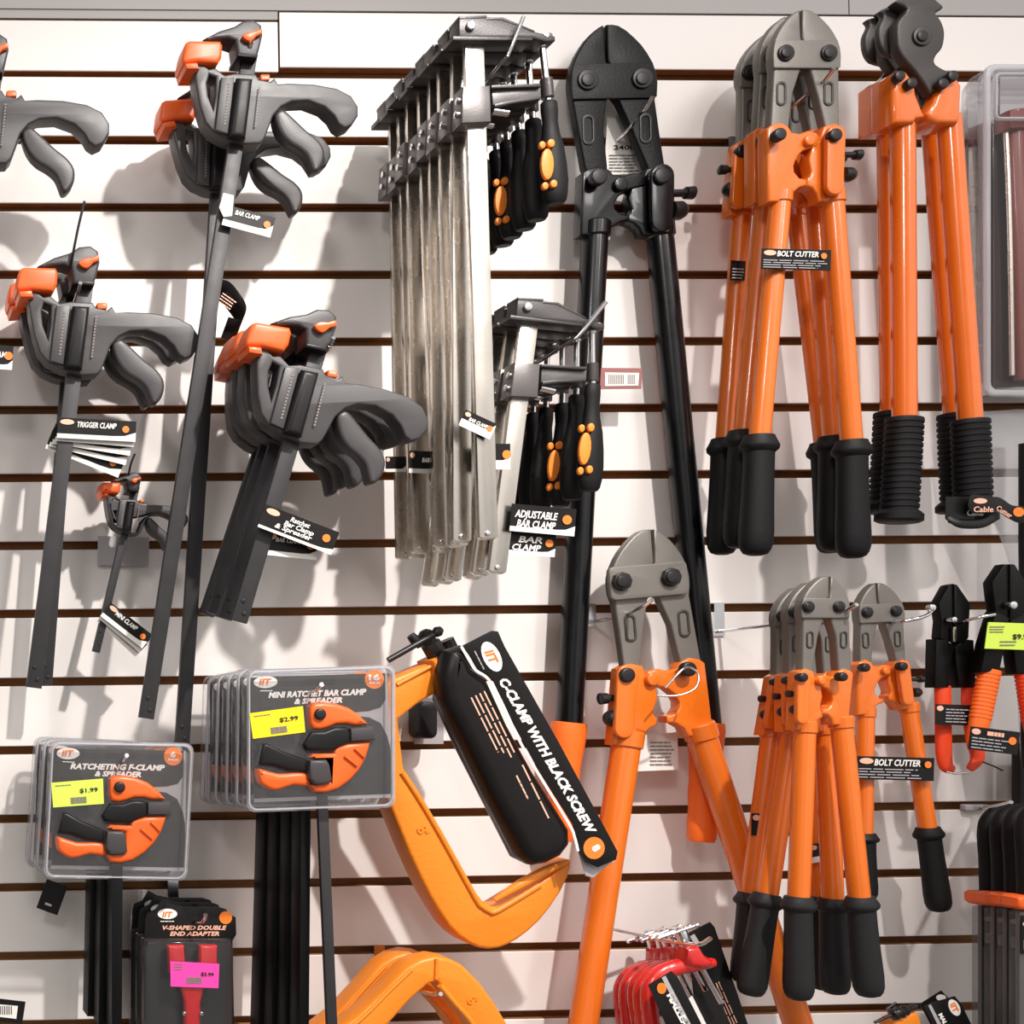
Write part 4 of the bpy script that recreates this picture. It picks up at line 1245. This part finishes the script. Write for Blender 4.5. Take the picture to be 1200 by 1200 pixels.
rc, W = red_c()
hx, hy = W(700, 940)
for i in range(4):
    c = dup(rc, (hx, hy, .13), f'small red C-clamp at the bottom, {ORD_[i]} from the front', rot=(1, -2, 2, -1)[i])
    c.location = P(hx - 9.0 * (i + 1), hy + 0 * (i + 1), .13 - .024 * (i + 1))
t = thing('c_clamp_card', 'black printed card lying against the red C-clamps, lettering running downwards', 'tag', (*W(640, 960), .155))
M_ = Sim((0, 0), (1, 0), W(560, 1018), (W(560, 1018)[0] + .25 * math.cos(math.radians(62)), W(560, 1018)[1] + .25 * math.sin(math.radians(62))))
cdd = part('card', t, [(slab([W(560, 1018), W(670, 952), W(700, 985), W(860, 1300), W(700, 1330)], .158, .0012, .0002), CARD)])
part('white_line', cdd, [(slab([W(622, 984), W(640, 974), W(810, 1300), W(790, 1310)], .1592, .0004, .0001), PAPG)])
part('size_mark', cdd, [(slab([W(*q) for q in ell(622, 1033, 22, 26)], .1594, .0005, .0001), INKO)])
part('lettering', cdd, [(text('MALLEABLE', *W(645, 1065), .1592, 7.5, ang=62, w=62, bold=.04), INKW)])
t = thing('c_clamp_card', 'large black card with white corner right of the red C-clamps', 'tag', (*W(830, 760), .11))
cdd = part('card', t, [(slab([W(745, 775), W(850, 722), W(870, 745), W(1060, 1300), W(800, 1340)], .085, .0012, .0002), CARD),
                       (slab([W(745, 1078), W(880, 1030), W(1010, 1400), W(830, 1400)], .115, .0012, .0002), CARD)])
part('white_line', cdd, [(slab([W(742, 1085), W(765, 1068), W(850, 1240), W(860, 1330)], .1165, .0005, .0001), PAPW)])
part('barcode_panel', cdd, [(slab([W(755, 790), W(775, 778), W(800, 820), W(782, 838)], .0863, .0004, .0001), PAPG)])
part('fine_print', cdd, [(lines(0, 0, 75, 10, 3, .0864, M=fr(*W(895, 1000), 66), seed=4), INKS)])
hook(822, 1098, .16, 'chrome hook above the red C-clamps', tip=8, ang=40)

# black screw clamp at the bottom right
W2 = crop(1000, 1000, 6)
t = thing('c_clamp', 'orange C-clamp with black knurled screw just showing at the bottom edge', 'clamp', (*W2(400, 1150), .07))
part('frame', t, [(slab([(280, 1190), (330, 1160), (410, 1120), (450, 1115), (480, 1160), (500, 1260), (280, 1260)], .07, .02, .004, M=W2, br=2), OCC)])
s = part('screw', t, [(lathe((210, 1160), (440, 1075), [(0, 12), (.25, 13), (.28, 40), (.33, 44), (.38, 34), (.45, 36), (.5, 46), (.56, 40), (.6, 28), (.66, 40), (.72, 30), (.8, 22), (1, 20)], W2, .08, seg=10), BOLT)])
part('tommy_bar', s, [(lathe((235, 1095), (300, 1050), [(0, 8), (1, 8)], W2, .085), BOLT), (lathe((150, 1190), (260, 1140), [(0, 10), (1, 12)], W2, .08), BOLT)])
for i, (q, lb) in enumerate((([(470, 1060), (620, 965), (665, 1010), (740, 1230), (560, 1230)], 'rear black card with logo beside the black knurled screw'),
                             ([(500, 1075), (555, 1050), (715, 1005), (760, 1060), (850, 1240), (590, 1260)], 'front black card with oval logo beside the black knurled screw'))):
    tt = thing('c_clamp_card', lb + ', bottom right', 'tag', (*W2(600, 1000), .06 + .025 * i))
    dd = .06 + .025 * i
    cdd = part('card', tt, [(slab(q, dd, .001, .0002, M=W2), CARD)])
    if i:
        lM = Sim((0, 0), (1, 0), W2(712, 1085), (W2(712, 1085)[0] + math.cos(1.1) / 6, W2(712, 1085)[1] + math.sin(1.1) / 6))
        part('logo', cdd, [(slab(ell(0, 0, 62, 36), dd + .001, .0005, .0001, M=lM), PAPW)])
        part('lettering', cdd, [(text('IIT', -34, 18, dd + .0016, 36, M=lM, w=66, bold=.03), INKO), (text('MAL', *W2(598, 1135), dd + .001, 4.5, ang=62, w=14, bold=.04), INKW)])
        part('white_line', cdd, [(slab([(528, 1072), (545, 1062), (640, 1240), (615, 1250)], dd + .001, .0004, .0001, M=W2), PAPG)])
    else:
        part('logo', cdd, [(slab(ell(618, 1015, 34, 22), dd + .001, .0005, .0001, M=W2), PAPW)])


# ------------------------------------------------------------------ hand saws at the right edge
def saw():
    t = thing('hand_saw', 'frontmost sleeved saw with black handle and orange collar at the right edge', 'saw', (1205, 965, .135), 'sleeved saws at the bottom right')
    d = .135
    part('handle', t, [(rod([(1205, 1054, d), (1204, 1010, d), (1202, 975, d), (1207, 957, d), (1223, 950, d), (1239, 960, d), (1243, 1000, d), (1242, 1054, d)], 11, sm=5, seg=14, flat=.9), RUB)])
    part('collar', t, [(slab([(1194, 1053), (1199, 1050), (1208, 1050), (1212, 1053), (1236, 1053), (1240, 1050), (1250, 1050), (1253, 1054), (1253, 1063), (1248, 1067), (1199, 1067), (1194, 1063)], d, .022, .004, br=2), PORA)])
    part('blade', t, [(slab([(1195, 1067), (1252, 1067), (1252, 1420), (1230, 1440), (1195, 1400)], d, .005, .0006), mat('grey_tool_steel', (92, 87, 84), .45, metal=.4))])
    part('clear_sleeve', t, [(slab(rrect(1194, 1068, 1254, 1430, 3), d, .012, .003), SLEEVE)])
    c = part('sleeve_card', t, [(slab([(1197, 1073), (1250, 1073), (1250, 1118), (1197, 1118)], d + .0068, .0006, .0001), CARD)])
    part('logo', c, [(slab(ell(1204, 1083, 5.2, 3.2), d + .0074, .0005, .0001), INKS)])
    part('barcode_panel', c, [(slab(rrect(1200, 1101, 1208, 1114, 2), d + .0074, .0005, .0001), PAPG)])
    return t


sw = saw()
ws = P(1205, 965, .135)
for i in range(3):
    c = dup(sw, (1205, 965, .135), f'sleeved saw with black handle at the right edge, {ORD_[i]} from the front')
    c.location = P(1205 - 15 * (i + 1), 965 + 1 * i, .135 - .03 * (i + 1))
t = thing('slatwall_hook', 'pale hook end in the groove above the black saw handles', 'hook', (1140, 946, .0))
part('mounting_plate', t, [(slab(rrect(1132, 943, 1160, 950, 2), .004, .008, .001), PAPG)])
part('wire', t, [(rod([(1150, 947, .004), (1170, 944, .10), (1185, 940, .16)], 2.2, sm=4), CHROME)])


# ------------------------------------------------------------------ clear packages at the right edge
def clam():
    t = thing('clamshell_pack', 'tall clear clamshell with red-brown tool inside, upper right edge', 'package', (1200, 90, .062), 'clear clamshell packages at the right edge')
    d = .069
    part('clear_shell', t, [(slab(rrect(1158, 76, 1330, 462, 10), d, .03, .008, br=3), CLR)])
    part('shell_rim', t, [(slab(rrect(1156, 74, 1332, 464, 11), d + .012, .006, .0028, holes=[rrect(1163, 82, 1325, 456, 8)], br=2), CLR2),
                          (slab(rrect(1167, 84, 1322, 140, 6), d + .015, .005, .0022, holes=[rrect(1170, 88, 1318, 136, 4)], br=2), CLR2)])
    part('backing_card', t, [(slab([(1164, 142), (1326, 142), (1326, 452), (1164, 452)], d - .013, .001, .0002), mat('brown_black_card', (58, 40, 42), .4)), (slab([(1172, 90), (1322, 90), (1322, 136), (1172, 136)], d - .012, .001, .0002), PAPG)])
    part('tool_handle', t, [(rod([(1192, 130, d - .002), (1195, 220, d - .002), (1203, 330, d - .002), (1206, 445, d - .002)], [12, 14, 18, 18], sm=4, flat=.6, seg=16), WOODR),
                            (slab([(1184, 128), (1330, 124), (1330, 148), (1184, 150)], d, .02, .004), WOODR)])
    part('steel_rods', t, [(rod([(1178, 142, d), (1181, 200, d), (1184, 300, d), (1186, 440, d)], 2.8, sm=3), STEEL)])
    return t


cm = clam()
dd = dup(cm, (1193, 98, .032), 'rear clear clamshell, its dark edge showing left of the front one')
t = thing('clamshell_pack', 'crinkled clear bag with dark green tool at the right edge below the clamshell', 'package', (1200, 470, .06))
part('clear_bag', t, [(slab([(1140, 482), (1200, 478), (1330, 480), (1330, 900), (1206, 900), (1192, 660), (1186, 640), (1150, 560)], .06, .012, .005, br=2), SLEEVE)])
part('tool_handle', t, [(rod([(1204, 520, .07), (1204, 640, .07), (1207, 900, .07)], 9, flat=.8), PLB)])
t = thing('tool_in_sleeve', 'dark narrow tool at the very right edge beside the pliers', 'tool', (1206, 850, .05))
part('blade', t, [(slab([(1196, 870), (1300, 870), (1300, 945), (1196, 945)], .03, .012, .003), PLB)])
